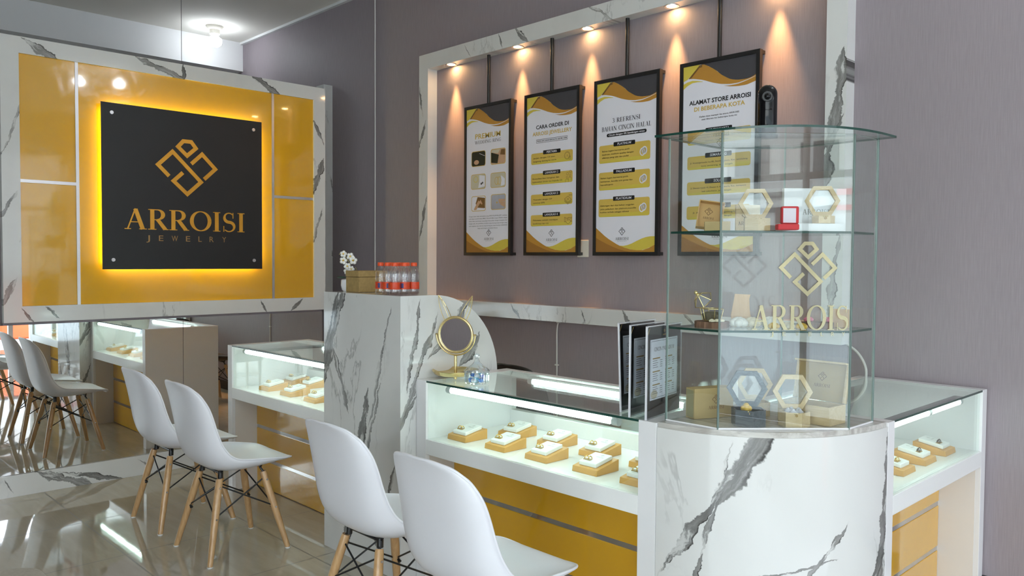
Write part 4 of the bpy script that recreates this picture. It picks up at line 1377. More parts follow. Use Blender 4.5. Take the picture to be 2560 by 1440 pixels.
def make_chair(mat, label, loc, rz):
    c = thing('shell_chair', label, 'chair', loc, rz)
    c['_o'] = [0, 0, 0]
    sm, rim = shell_mesh(mat)
    s = build('seat_shell', sm, c, local=True, smooth=80)
    build('shell_rim', rim, c, local=True, smooth=80)
    md = s.modifiers.new('thickness', 'SOLIDIFY'); md.thickness = .007; md.offset = 0
    for sx in (-1, 1):
        for sy in (-1, 1):
            top = Vector((sx * .108, sy * .108, .372)); bot = Vector((sx * .192, sy * .192, .004))
            mb = MB()
            pts = [top.lerp(bot, f) for f in (0, .03, .3, .6, .9, 1)]
            mb.tube(pts, [.0145, .0165, .0175, .0160, .0135, .0125], M['leg_wood'], 14)
            lg = build('leg', mb, c, local=True, smooth=50)
            mb = MB(); mb.lathe([(.0128, 0), (.0132, .002), (.0132, .006)], M['rubber'], (bot.x, bot.y, 0)); build('foot_cap', mb, lg, local=True, smooth=40)
            for f in (.10, .46):
                p = top.lerp(bot, f); o_ = Vector((sx, -sy * 0.0, 0)).normalized()
                mb = MB(); mb.tube([p + o_ * .0150, p + o_ * .0195], .0048, M['chrome'], 10); build('bolt', mb, lg, local=True, smooth=40)
            # steel link from leg to shell
            mb = MB(); mb.tube([top.lerp(bot, .13), top, (sx * .098, sy * .098, .392), (sx * .115, sy * .10, .412)], .0055, M['black_metal'], 8)
            if sy < 0:
                mb.tube([(sx * .100, sy * .100, .374), (sx * .098, sy * .098, .408)], .012, M['black_metal'], 10)
            build('shell_bracket', mb, c, local=True, smooth=40)
    cs = [(-1, -1), (1, -1), (1, 1), (-1, 1)]
    at = lambda s_, z: Vector((s_[0] * (.108 + (.372 - z) * .2283), s_[1] * (.108 + (.372 - z) * .2283), z))
    for k in range(4):
        a, b = cs[k], cs[(k + 1) % 4]
        for p, q_ in ((a, b), (b, a)):
            hi, lo = at(p, .345), at(q_, .205)
            mb = MB(); mb.tube([hi, lo], .0036, M['black_metal'], 8)
            build('cross_rod', mb, c, local=True, smooth=40)
    for s_ in cs:
        p = at(s_, .205)
        mb = MB(); ins = Vector((-s_[0], 0, 0)) * .018
        mb.tube([p, p + ins, p + ins * 1.5 + Vector((0, 0, -.008))], [.006, .006, .008], M['black_metal'], 8)
        build('rod_hook', mb, c, local=True, smooth=40)
    for y in (-.1, .1):
        mb = MB(); mb.tube([(-.105, y, .398), (.105, y, .398)], .006, M['black_metal'], 8)
        build('seat_bar', mb, c, local=True, smooth=40)
    return c


CG = 'white shell chairs along the counters'
ch = make_chair(M['chair_white'], 'white shell chair with beech legs, farthest left, nearest the low mirror', (-4.311, 1.713, 0), 0)
ch['group'] = CG
dup(ch, (-3.717, 1.711, 0), 0, 'white shell chair at the left counter drawers, second from the low mirror', CG)
dup(ch, (-2.462, 1.735, 0), 0, 'white shell chair in front of the pillar, seat half hidden by the nearest chair', CG)
dup(ch, (-1.836, 1.676, 0), 0, 'nearest and largest white shell chair, cut by the bottom edge', CG)
bk = make_chair(M['chair_black'], 'dark shell chair behind the middle counter, only its top rim showing', (-3.14, 3.28, 0), 0)
wc = dup(ch, (-2.18, 3.20, 0), 0, 'white shell chair standing behind the middle counter, seen through its glass', None)
if 'group' in wc: del wc['group']

# ================================================================= THINGS ON THE PILLAR
PZ = 1.2402
for i in range(3):
    for j in range(3):
        x, y = -2.955 + (i - 1) * .0525, 2.137 + (j - 1) * .0525
        if i == 0 and j == 0:
            b0 = thing('water_bottle', 'x', 'bottle', (x, y, PZ), 0, 'pack of water bottles on the pillar')
            b0['_o'] = [0, 0, 0]
            mb = MB(); mb.lathe([(.001, .002), (.020, 0), (.0245, .004), (.0250, .020), (.0242, .026), (.0242, .058), (.0230, .062), (.0250, .070), (.0255, .085), (.0240, .100), (.0190, .114), (.0125, .124), (.0115, .130)], M['bottle'], n=20)
            build('bottle_body', mb, b0, local=True, smooth=60)
            mb = MB(); mb.lathe([(.0247, .026), (.0249, .027), (.0249, .056), (.0247, .057)], M['red_label'], n=20)
            mb.v = mb.v
            lb = build('label', mb, b0, local=True, smooth=60)
            mb = MB(); mb.lathe([(.0251, .031), (.0251, .052)], M['label_navy'], n=40)
            mb.f = [f for k, f in enumerate(mb.f[:40]) if k in (30, 31, 32, 10, 11)]; mb.mi = mb.mi[:len(mb.f)]
            build('label_mark', mb, lb, local=True)
            mb = MB(); mb.lathe([(.0135, .128), (.0142, .130), (.0142, .141), (.0125, .1435), (.001, .144)], M['red_cap'], n=20)
            build('cap', mb, b0, local=True, smooth=40)
            b0.rotation_euler[2] = 0.4
            o = b0
        else:
            o = dup(b0, (x, y, PZ), random.uniform(0, 6), 'x')
        o['label'] = 'red-capped water bottle in the pack on the pillar, %s row, %s of three' % (('front', 'middle', 'back')[j], ('left', 'middle', 'right')[i])

bx = thing('cloth_box', 'tan woven cloth box with a lid on top of the marble pillar', 'box', (-3.293, 2.20, PZ))
mb = MB(); mb.box(-3.350, -3.236, 2.12, 2.28, PZ, PZ + .072, M['fabric_box']); build('box_body', mb, bx, bevel=.003)
mb = MB(); mb.box(-3.3515, -3.2345, 2.1185, 2.2815, PZ + .073, PZ + .102, M['fabric_box']); build('lid', mb, bx, bevel=.003)

orc = thing('potted_orchid', 'small white artificial orchid in a white pot behind the tan box', 'plant', (-3.408, 2.175, PZ))
c = Vector((-3.405, 2.165, PZ))
mb = MB(); mb.lathe([(.020, 0), (.027, .006), (.033, .030), (.031, .055), (.028, .058), (.026, .055), (.001, .05)], M['ceramic'], c); build('pot', mb, orc, smooth=40)
mb = MB(); stp = [c + Vector(p) for p in ((0, 0, .05), (.004, .010, .09), (.006, .012, .13), (-.004, -.004, .165), (-.018, -.025, .185), (-.022, -.034, .180))]; mb.tube(stp, .0022, M['stem'], 6)
mb.tube([c + Vector(p) for p in ((0.01, .03, .05), (.02, .042, .10), (.014, .034, .118))], .002, M['stem'], 6); build('stem', mb, orc, smooth=60)
for s_ in ((-.035, -.035, .060), (.040, .03, .055)):
    mb = MB(); mb.ball(c + Vector((s_[0] * .6, s_[1] * .6, .068)), .036, M['leaf'], 8, (.95, .5, .16)); build('leaf', mb, orc, smooth=80)
fc = [(-.012, -.016, .182, .017), (.012, .008, .170, .019), (-.016, -.014, .150, .019), (.022, .018, .150, .020), (.004, -.004, .122, .018), (-.006, .000, .098, .017), (.014, .012, .108, .016)]
for (dx, dy, dz, r) in fc:
    mb = MB(); ctr = c + Vector((dx, dy, dz)); ax = Vector((.75, -.62, .1)).normalized(); s1 = ax.cross(Vector((0, 0, 1))).normalized(); s2 = ax.cross(s1)
    for k in range(5):
        a = 2 * PI * k / 5 + dx * 40
        p = ctr + (s1 * math.cos(a) + s2 * math.sin(a)) * r * .58
        mb.ball(p, r * .56, M['petal_white'], 6, (.8, .8, .8))
    mb.ball(ctr + ax * r * .45, r * .22, M['petal_yellow'], 5)
    build('flower', mb, orc, smooth=80)

# ================================================================= THINGS ON THE MIDDLE COUNTER
CZ = .8756
mt = thing('vanity_mirror', 'round gold table mirror with wire rabbit ears on a dish, beside the pillar', 'mirror', (-2.728, 2.288, CZ))
mc = Vector((-2.728, 2.288, CZ))
mb = MB(); mb.lathe([(.001, .014), (.080, .014), (.094, .020), (.104, .035), (.103, .037), (.092, .025), (.078, .019), (.001, .019)], M['gold'], mc, 40); build('dish', mb, mt, smooth=50)
for k in range(3):
    a = -0.7 + 2 * PI * k / 3
    mb = MB(); mb.ball(mc + Vector((.058 * math.cos(a), .058 * math.sin(a), .008)), .0078, M['gold'], 8); build('foot', mb, mt, smooth=80)
mb = MB(); mb.tube([mc + Vector((0, 0, .018)), mc + Vector((0, 0, .098))], .0068, M['gold'], 14); build('post', mb, mt, smooth=50)
R_ = .0775
hc = mc + Vector((0, 0, .098 + R_ + .016))
fw = Vector((.50, -.865, -.03)).normalized()          # face of the mirror
sd = Vector((0, 0, 1)).cross(fw).normalized(); up = fw.cross(sd)
ci = lambda r, a, off=0.0: hc + (sd * math.cos(a) + up * math.sin(a)) * r + fw * off
mb = MB(); mb.tube([ci(R_, 2 * PI * k / 48) for k in range(48)], .0062, M['gold'], 10, True); build('mirror_rim', mb, mt, smooth=60)
mb = MB()
rg_ = [ci(R_ - .004, 2 * PI * k / 48, .001) for k in range(48)]
rb_ = [ci(R_ - .004, 2 * PI * k / 48, -.004) for k in range(48)]
mb.add(rg_ + rb_, [list(range(48))], M['mirror']); mb.add(rg_ + rb_, [list(range(48, 96))[::-1]], M['gold']); build('mirror_glass', mb, mt)
mb = MB(); mb.tube([ci(R_ + .013, PI + PI * k / 24, -.002) for k in range(25)], .0036, M['gold'], 8)
for s_ in (0, PI):
    mb.tube([ci(R_, s_, -.002), ci(R_ + .017, s_, -.002)], .0042, M['gold'], 8)
build('yoke', mb, mt, smooth=60)
for sgn_ in (-1, 1):
    mb = MB()
    a0_, a1_ = PI / 2 - sgn_ * .26, PI / 2 - sgn_ * .68
    tip = hc + sd * (sgn_ * .079) + up * (R_ + .096)
    for aa, bow in ((a0_, -.014), (a1_, .016)):
        s0 = ci(R_, aa)
        mid = s0.lerp(tip, .5) + sd * sgn_ * bow
        mb.tube([s0.lerp(mid, f).lerp(mid.lerp(tip, f), f) for f in [k / 10 for k in range(11)]], .0017, M['gold'], 6)
    s0 = ci(R_, (a0_ + a1_) / 2, -.012); mid = s0.lerp(tip, .5) - fw * .012
    mb.tube([s0.lerp(mid, f).lerp(mid.lerp(tip, f), f) for f in [k / 10 for k in range(11)]], .0015, M['gold'], 6)
    build('wire_ear', mb, mt, smooth=60)
mb = MB()
for k in range(4):
    mb.box(mc.x + .030 + k * .004, mc.x + .045 + k * .004, mc.y + .004 + k * .010, mc.y + .010 + k * .010, CZ + .022 + k * .003, CZ + .025 + k * .003, M['dark_bar'])
tag(build('hair_clip', mb, loc=(mc.x + .04, mc.y + .03, CZ + .021)), 'small dark metal clip lying in the dish of the gold table mirror', 'clip')

jc = Vector((-2.537, 2.245, CZ))
jr = thing('candy_jar', 'ribbed crystal jar with a domed lid and blue sweets, beside the gold mirror', 'jar', jc)
mb = MB(); mb.lathe([(.001, .004), (.046, .003), (.050, .010), (.0505, .050), (.0475, .050), (.047, .012), (.001, .008)], M['crystal'], jc, 48, .05, 1); build('jar_body', mb, jr)
mb = MB(); mb.lathe([(.0495, .0515), (.053, .053), (.0515, .060), (.040, .070), (.024, .080), (.013, .092), (.0085, .104), (.0075, .108)], M['crystal'], jc, 40, .03, 1)
mb.ball(jc + Vector((0, 0, .118)), .012, M['crystal'], 8); build('lid', mb, jr)
cols = ('blue_wrap', 'violet_wrap', 'teal_wrap', 'blue_wrap', 'box_white', 'violet_wrap', 'teal_wrap', 'blue_wrap', 'box_white')
for k in range(9):
    a = 2 * PI * (k % 5) / 5 + (k // 5) * .6
    rr = .026 if k < 8 else 0
    mb = MB(); mb.ball(jc + Vector((rr * math.cos(a), rr * math.sin(a), .018 + (k // 5) * .017)), .0125, M[cols[k]], 6, (1.1, .9, .65))
    tag(build('wrapped_sweet', mb, loc=tuple(jc + Vector((rr * math.cos(a), rr * math.sin(a), .012 + (k // 5) * .017))), smooth=60), 'foil wrapped sweet inside the ribbed crystal jar', 'sweet', 'sweets in the crystal jar')

# three menu stands
def menu(loc, rz, label, lean=0.0):
    m_ = thing('menu_stand', label, 'menu', loc, rz, 'acrylic menu stands at the right end of the middle counter')
    m_['_o'] = [0, 0, 0]
    w, h = .256, .303
    T = lambda u, v, d: (d + (h - v) * 0 - v * lean, u, v)
    mb = MB()
    mb.prism([(0, .004), (w, .004), (w, h), (0, h)], -.0035, -.0025, M['menu_black'], T)
    card = build('menu_card', mb, m_, local=True)
    mb = MB()
    fn = lambda u, v, d: T(u, v, -.0024 + d)
    mb.poly([(.024, .060), (w - .024, .060), (w - .024, .262), (.024, .262)], M['menu_paper'], fn, .0002)
    stroke(mb, [(.030, .066), (w - .030, .066), (w - .030, .256), (.030, .256)], .0012, M['p_black'], fn, .0004, True)
    serif(mb, 'CINCIN PALLADIUM', .052, .222, w - .104, .013, M['p_black'], fn, .0004)
    for cu in (.042, w / 2 + .008):
        for r in range(3):
            y = .200 - r * .044
            mb.poly([(cu, y - .004), (cu + .055, y - .004), (cu + .055, y), (cu, y)], M['menu_gold'], fn, .0004)
            for k in range(4):
                yy = y - .011 - k * .0072
                mb.poly([(cu, yy), (cu + .034 + (k % 2) * .006, yy), (cu + .034 + (k % 2) * .006, yy + .0018), (cu, yy + .0018)], M['p_grey'], fn, .0004)
                mb.poly([(cu + .054, yy), (cu + .072, yy), (cu + .072, yy + .0018), (cu + .054, yy + .0018)], M['p_grey'], fn, .0004)
    mb.disc((.055, .078), .024, M['p_cream'], 20, fn, .0003, .015)
    stroke(mb, [(.001, h - .028), (.018, h - .002)], .002, M['p_gold'], fn, .0004)
    emblem(mb, w / 2, h - .016, .012, M['p_gold'], fn, .0004)
    serif(mb, 'ARROISI', w / 2 - .014, h - .031, .028, .005, M['p_gold'], fn, .0004)
    build('menu_print', mb, card, local=True)
    mb = MB()
    mb.prism([(-.004, 0), (w + .004, 0), (w + .004, h + .006), (-.004, h + .006)], -.001, .0008, M['acrylic'], T, M['acrylic_edge'])
    mb.prism([(-.004, 0), (-.0012, 0), (-.0012, h + .006), (-.004, h + .006)], -.006, .0010, M['acrylic_edge'], T)
    mb.prism([(-.004, h + .003), (w + .004, h + .003), (w + .004, h + .006), (-.004, h + .006)], -.006, .0010, M['acrylic_edge'], T)
    mb.box(-.042, .002, -.004, w + .004, .0002, .0022, M['acrylic'])
    build('acrylic_holder', mb, m_, local=True)
    return m_
menu((-1.583, 2.146, CZ), .17, 'black and white price menu in an acrylic stand, nearest the glass cabinet')
menu((-1.652, 2.148, CZ), .17, 'price menu in an acrylic stand, the middle one of three')
menu((-1.728, 2.198, CZ), .14, 'leaning price menu in an acrylic stand, farthest from the glass cabinet', .04)

# ================================================================= THINGS IN AND ON THE CABINET
cm = thing('security_camera', 'glossy black upright camera with a domed top standing on the glass cabinet', 'camera', (-1.325, 2.425, 1.8005))
cc = Vector((-1.325, 2.425, 1.8005))
def capsule(r0, r1, h, n=24):
    pts = []
    for i in range(n + 1):
        a = PI * i / n
        pts.append((r0 * math.cos(a), h + r0 * math.sin(a)))
    return [(r0, .012), ] + pts + [(-r0, .012)]
mb = MB()
fwc = Vector((.48, -.877, 0)).normalized(); sdc = Vector((0, 0, 1)).cross(fwc)
def cf(u, v, d):
    p = cc + sdc * u + fwc * d
    return (p.x, p.y, cc.z + v)
mb.lathe([(.001, .0135), (.029, .0135), (.031, .018), (.031, .140)] + [(.031 * math.cos(a), .140 + .031 * math.sin(a)) for a in [PI / 2 * k / 10 for k in range(1, 10)]] + [(.0005, .171)], M['black_gloss'], cc, 40)
o = build('camera_body', mb, cm, smooth=40)
mb = MB(); mb.lathe([(.034, 0), (.034, .008), (.028, .013), (.001, .013)], M['black_gloss'], cc, 32); build('base', mb, cm, smooth=40)
mb = MB(); mb.tube([cc + fwc * .022 + Vector((0, 0, .128)), cc + fwc * .034 + Vector((0, 0, .128))], [.019, .016], M['black_metal'], 24); mb.ball(cc + fwc * .032 + Vector((0, 0, .128)), .011, M['black_gloss'], 8); build('lens', mb, cm, smooth=40)

B0, S1, S2 = .8786, 1.1864, 1.4944
def hexbox(name, label, c, r, h, mat, rz, lid_r, tilt, fill):
    o = thing(name, label, 'ring box', c)
    C = Vector(c)
    hx = lambda rr, z: [(C.x + rr * math.cos(rz + PI / 3 * k), C.y + rr * math.sin(rz + PI / 3 * k), C.z + z) for k in range(6)]
    mb = MB()
    a, b, i1, i0 = hx(r, 0), hx(r, h), hx(r - .006, h), hx(r - .006, .008)
    vs = a + b + i1 + i0
    mb.add(vs, [list(range(6))[::-1], list(range(18, 24))], mat)
    for k in range(6):
        n_ = (k + 1) % 6
        mb.add(vs, [(k, n_, 6 + n_, 6 + k), (6 + k, 6 + n_, 12 + n_, 12 + k), (12 + k, 12 + n_, 18 + n_, 18 + k)], mat)
    build('box_body', mb, o)
    # raised lid: a hexagon ring with a glass window
    fwd = Vector((.60, -.80, 0)); sdv = Vector((.80, .60, 0))
    lc = C + Vector((-.60, .80, 0)) * (r * .80) + Vector((0, 0, h + lid_r * .87 + .002))
    lf = lambda rr, d: [lc + (sdv * math.cos(PI / 3 * k) + Vector((0, 0, 1)) * math.sin(PI / 3 * k) - fwd * tilt * math.sin(PI / 3 * k)) * rr + fwd * d for k in range(6)]
    mb = MB()
    vs = lf(lid_r, -.008) + lf(lid_r, .008) + lf(lid_r * .74, -.008) + lf(lid_r * .74, .008)
    for k in range(6):
        n_ = (k + 1) % 6
        mb.add(vs, [(k, n_, 6 + n_, 6 + k), (6 + k, 6 + n_, 18 + n_, 18 + k), (k, n_, 12 + n_, 12 + k), (12 + k, 12 + n_, 18 + n_, 18 + k)], mat)
    ld_ = build('lid', mb, o)
    mb = MB(); g_ = lf(lid_r * .75, 0.0) + lf(lid_r * .75, .002); mb.add(g_, [list(range(6)), list(range(6, 12))], M['acrylic']); build('window', mb, ld_)
    mb = MB(); p = C + Vector((.60, -.80, 0)) * (r * .87) + Vector((0, 0, h - .006))
    mb.tube([p - Vector((0, 0, .002)), p + Vector((.60, -.80, 0)) * .003 - Vector((0, 0, .002))], .0042, M['menu_gold'], 12); mb.tube([p + sdv * -.008 + Vector((0, 0, .004)), p + sdv * .008 + Vector((0, 0, .004))], .0022, M['gold'], 8); build('clasp', mb, o, smooth=40)
    if fill:
        for k in range(5):
            mb = MB()
            a = 2 * PI * k / 5
            mb.ball(C + Vector((r * .40 * math.cos(a), r * .40 * math.sin(a), h - .004)), .012, M[fill], 6, (1, 1, .8))
            mb.ball(C + Vector((r * .40 * math.cos(a), r * .40 * math.sin(a), h + .004)), .006, M[fill], 5)
            build('filling_flower', mb, o, smooth=60)
    return o


hexbox('hexagonal_ring_box', 'slate grey hexagonal ring box standing open in the cabinet bottom, with one orange rose', (-1.315, 2.320, B0), .055, .052, M['darkwood'], .25, .064, .12, None)
mb = MB(); p0 = Vector((-1.318, 2.312, B0 + .047))
for k in range(6):
    a = 2 * PI * k / 6
    mb.ball(p0 + Vector((.009 * math.cos(a), .009 * math.sin(a), .006)), .010, M['petal_yellow'], 6, (1, 1, .9))
mb.ball(p0 + Vector((0, 0, .014)), .010, M['petal_yellow'], 6)
mb.tube([p0 + Vector((0, 0, -.038)), p0], .004, M['petal_yellow'], 6)
tag(build('orange_rose', mb, loc=tuple(p0 + Vector((0, 0, -.038))), smooth=60), 'small orange artificial rose in the slate grey hexagonal box', 'flower')
hexbox('hexagonal_ring_box', 'pale pine hexagonal ring box with grey filling, front right of the cabinet bottom', (-1.207, 2.412, B0), .048, .048, M['pine'], .45, .062, .05, 'velvet_grey')
hexbox('hexagonal_ring_box', 'pine hexagonal ring box standing open behind the slate grey one', (-1.385, 2.492, B0), .048, .046, M['pine'], .25, .060, .10, None)
hexbox('hexagonal_ring_box', 'pine hexagonal ring box with a clear lid, open in the middle of the top shelf', (-1.298, 2.322, S2), .044, .040, M['pine'], .10, .054, .06, None)

def tilted(name, label, cat, pts, parts):
    pass
# kraft gift box, bottom
kb = thing('gift_box', 'upright kraft gift box with shop lettering at the left of the cabinet bottom', 'box', (-1.455, 2.33, B0))
Mk = Matrix.Translation((-1.478, 2.262, B0)) @ Matrix.Rotation(math.radians(68), 4, 'Z')
mb = MB(); mb.box(0, .155, 0, .048, 0, .100, M['kraft']); mb.xf(Mk); build('box_sleeve', mb, kb, bevel=.001)
mb = MB(); mb.box(-.0012, 0, .005, .043, .005, .095, M['kraft_shade']); mb.xf(Mk); build('box_drawer', mb, kb)
mb = MB(); kf = lambda u, v, d: tuple(Mk @ Vector((u, -.0006 - d, v))); emblem(mb, .085, .062, .030, M['p_shade'], kf, 0); serif(mb, 'ARROISI', .055, .030, .062, .011, M['p_shade'], kf, 0); build('lettering', mb, kb)
# large open box, bottom right
ob = thing('gift_box', 'large pale open box with raised lid at the back right of the cabinet bottom', 'box', (-1.19, 2.55, B0))
Mo = Matrix.Translation((-1.302, 2.487, B0)) @ Matrix.Rotation(math.radians(-3), 4, 'Z')
mb = MB(); mb.box(0, .180, 0, .105, 0, .006, M['pine'])
for bxx in ((0, .180, 0, .006, .006, .060), (0, .180, .099, .105, .006, .060), (0, .006, .006, .099, .006, .060), (.174, .180, .006, .099, .006, .060)):
    mb.box(*bxx, M['pine'])
mb.xf(Mo); build('box_body', mb, ob)
Ml = Mo @ Matrix.Translation((0, .105, .061)) @ Matrix.Rotation(math.radians(-12), 4, 'X')
mb = MB(); mb.box(0, .180, 0, .006, 0, .130, M['kraft']); mb.box(0, .180, -.030, 0, .124, .130, M['pine']); mb.box(.174, .180, -.012, 0, .0, .124, M['pine']); mb.box(0, .006, -.012, 0, .0, .124, M['pine']); mb.xf(Ml); ol = build('lid', mb, ob)
mb = MB(); of = lambda u, v, d: tuple(Ml @ Vector((u, -.0006 - d, v))); emblem(mb, .090, .080, .030, M['p_shade'], of, 0); serif(mb, 'ARROISI', .062, .045, .058, .011, M['p_shade'], of, 0); build('lettering', mb, ol)

# middle shelf: terrarium ring box on a wood slice
def slab(c, r, h, label):
    mb = MB(); n_ = 26
    random.seed(int(c[0] * 1000))
    rr = [r * random.uniform(.93, 1.05) for _ in range(n_)]
    mb.prism([(c[0] + rr[k] * math.cos(2 * PI * k / n_), c[1] + rr[k] * math.sin(2 * PI * k / n_)) for k in range(n_)], c[2], c[2] + h, M['slab_wood'])
    return tag(build('wood_slice', mb, loc=c), label, 'wood slice')
sl_c = (-1.418, 2.262, S1)
slab(sl_c, .055, .020, 'round dark wood slice carrying the gold terrarium on the middle shelf, left')
tb = thing('terrarium_box', 'geometric brass and glass ring box with its lid open, on a wood slice, middle shelf', 'ring box', (-1.418, 2.262, S1 + .0203))
tc_ = Vector((-1.418, 2.262, S1 + .0203))
hx = lambda r, z, c=tc_: [c + Vector((r * math.cos(PI / 3 * k + .3), r * math.sin(PI / 3 * k + .3), z)) for k in range(6)]
lo6, hi6 = hx(.028, .002), hx(.038, .040)
mb = MB()
for L_ in (lo6, hi6):
    mb.tube(L_, .0014, M['gold'], 6, True)
for k in range(6):
    mb.tube([lo6[k], hi6[k]], .0014, M['gold'], 6)
build('brass_frame', mb, tb, smooth=60)
mb = MB()
for k in range(6):
    n_ = (k + 1) % 6
    mb.add([lo6[k], lo6[n_], hi6[n_], hi6[k]], [(0, 1, 2, 3)], M['acrylic'])
build('glass_panel', mb, tb)
mb = MB(); mb.lathe([(.026, .003), (.032, .022), (.018, .030), (.001, .032)], M['moss'], tc_, 12); build('moss_filling', mb, tb)
mb = MB()
axl = Vector((-.80, .25, .55)).normalized(); base_c = tc_ + Vector((-.028, -.008, .066))
s1 = axl.cross(Vector((0, 0, 1))).normalized(); s2 = axl.cross(s1)
rim = [base_c + (s1 * math.cos(PI / 3 * k) + s2 * math.sin(PI / 3 * k)) * .034 for k in range(6)]
apex = base_c + axl * .036
mb.tube(rim, .0014, M['gold'], 6, True)
for k in range(6):
    mb.tube([rim[k], apex], .0014, M['gold'], 6)
mb.ball(apex + axl * .006, .0065, M['gold'], 8)
ld_ = build('lid', mb, tb, smooth=60)
mb = MB()
for k in range(6):
    mb.add([rim[k], rim[(k + 1) % 6], apex], [(0, 1, 2)], M['acrylic'])
build('lid_glass', mb, ld_)

def rose(name, c, r, mat, label, grp=None):
    mb = MB(); C = Vector(c)
    for ring, (n_, rr, zz_, s_) in enumerate(((6, .62, .40, .50), (5, .42, .62, .42), (4, .20, .78, .34))):
        for k in range(n_):
            a = 2 * PI * k / n_ + ring * .5
            mb.ball(C + Vector((rr * r * math.cos(a), rr * r * math.sin(a), (zz_ + .04) * r)), r * s_, mat, 6, (1, 1, .85))
    return tag(build(name, mb, loc=c, smooth=70), label, 'flower', grp)
TG = 'tiny dried flowers beside the terrarium'
for k, (dx, dy) in enumerate(((.026, -.040), (.036, -.026), (.044, -.012))):
    rose('dried_flower', (sl_c[0] + dx, sl_c[1] + dy, S1 + .0203), .009, M['petal_cream'], 'tiny cream dried flower at the foot of the brass terrarium', TG)
FG = 'artificial flowers on the middle shelf'
rose('wooden_rose', (-1.370, 2.345, S1), .030, M['petal_white'], 'large plain white flower, leftmost of the shelf flowers, beside the terrarium', FG)
rose('wooden_rose', (-1.345, 2.385, S1), .029, M['petal_cream'], 'cream wooden rose just right of the white flower on the middle shelf', FG)
rose('wooden_rose', (-1.310, 2.440, S1), .030, M['petal_white'], 'white wooden rose behind the letter A on the cabinet', FG)
rose('dried_flower', (-1.262, 2.375, S1), .018, M['petal_yellow'], 'yellow flower between the first letters of the cabinet lettering', FG)
rose('dried_flower', (-1.226, 2.400, S1), .020, M['petal_cream'], 'pale daisy behind the middle letters of the cabinet lettering', FG)
rose('dried_flower', (-1.196, 2.428, S1), .018, M['petal_yellow'], 'yellow flower right of the pale daisy on the middle shelf', FG)
slab((-1.185, 2.515, S1), .050, .018, 'wood slice at the right of the middle shelf with pink flowers on it')
rose('dried_flower', (-1.215, 2.515, S1 + .0183), .015, M['petal_pink'], 'pink flower on the right wood slice, left of two', FG)
rose('dried_flower', (-1.160, 2.535, S1 + .0183), .015, M['petal_pink'], 'pink flower on the right wood slice, right of two', FG)
mb = MB(); mb.box(-1.175, -1.105, 2.585, 2.590, S1, S1 + .060, M['plank']); tag(build('bark_piece', mb, loc=(-1.14, 2.587, S1), bevel=.002), 'small upright piece of bark at the back right of the middle shelf', 'bark')
mb = MB()
cvs = [(-.030, 0), (.030, 0), (.033, .02), (.028, .05), (.026, .085), (.030, .100), (-.022, .102), (-.025, .08), (-.034, .03)]
mb.prism([(u, v) for u, v in cvs], -.004, .004, M['plank'], lambda u, v, d: (-1.425 + u * .75 + d * .6, 2.455 + u * .65 - d * .75, S1 + .0005 + v))
tag(build('wood_plank', mb, loc=(-1.425, 2.455, S1), bevel=.001), 'upright tan wooden plank standing at the back of the middle shelf', 'plank')

# top shelf
ub = thing('gift_box', 'open kraft box tray leaning on its base at the left of the top shelf', 'box', (-1.40, 2.24, S2))
Mu = Matrix.Translation((-1.440, 2.238, S2)) @ Matrix.Rotation(math.radians(34), 4, 'Z')
mb = MB(); mb.box(.005, .085, .0, .052, .0, .032, M['kraft']); mb.xf(Mu); build('box_base', mb, ub, bevel=.001)
Mt = Mu @ Matrix.Translation((-.022, .055, .020)) @ Matrix.Rotation(math.radians(8), 4, 'Y') @ Matrix.Rotation(math.radians(-14), 4, 'X')
mb = MB(); w_, h_, d_ = .082, .092, .030
mb.box(0, w_, d_ - .003, d_, 0, h_, M['kraft_in'])
for bxx in ((0, .003, 0, d_ - .003, 0, h_), (w_ - .003, w_, 0, d_ - .003, 0, h_), (.003, w_ - .003, 0, d_ - .003, 0, .003), (.003, w_ - .003, 0, d_ - .003, h_ - .003, h_)):
    mb.box(*bxx, M['kraft_in'])
mb.xf(Mt); ut = build('tray', mb, ub)
mb = MB(); uf = lambda u, v, d: tuple(Mt @ Vector((u, d_ - .0035 - d, v))); emblem(mb, .035, .062, .026, M['p_shade'], uf, 0); serif(mb, 'ARROISI', .018, .036, .036, .008, M['p_shade'], uf, 0); build('lettering', mb, ut)
# gold lettered kraft card between
cd = thing('box_card', 'pale kraft box card with gold emblem and lettering between tray and hexagonal box, top shelf', 'card', (-1.352, 2.345, S2))
Mc = Matrix.Translation((-1.386, 2.346, S2)) @ Matrix.Rotation(math.radians(45), 4, 'Z')
mb = MB(); mb.box(0, .078, 0, .012, 0, .088, M['pine']); mb.xf(Mc); cb = build('card_body', mb, cd, bevel=.001)
mb = MB(); cff = lambda u, v, d: tuple(Mc @ Vector((u, -.0006 - d, v))); emblem(mb, .034, .054, .030, M['gold_mirror'], cff, 0); serif(mb, 'ARROIS', .006, .022, .056, .012, M['gold_mirror'], cff, 0); build('lettering', mb, cb)
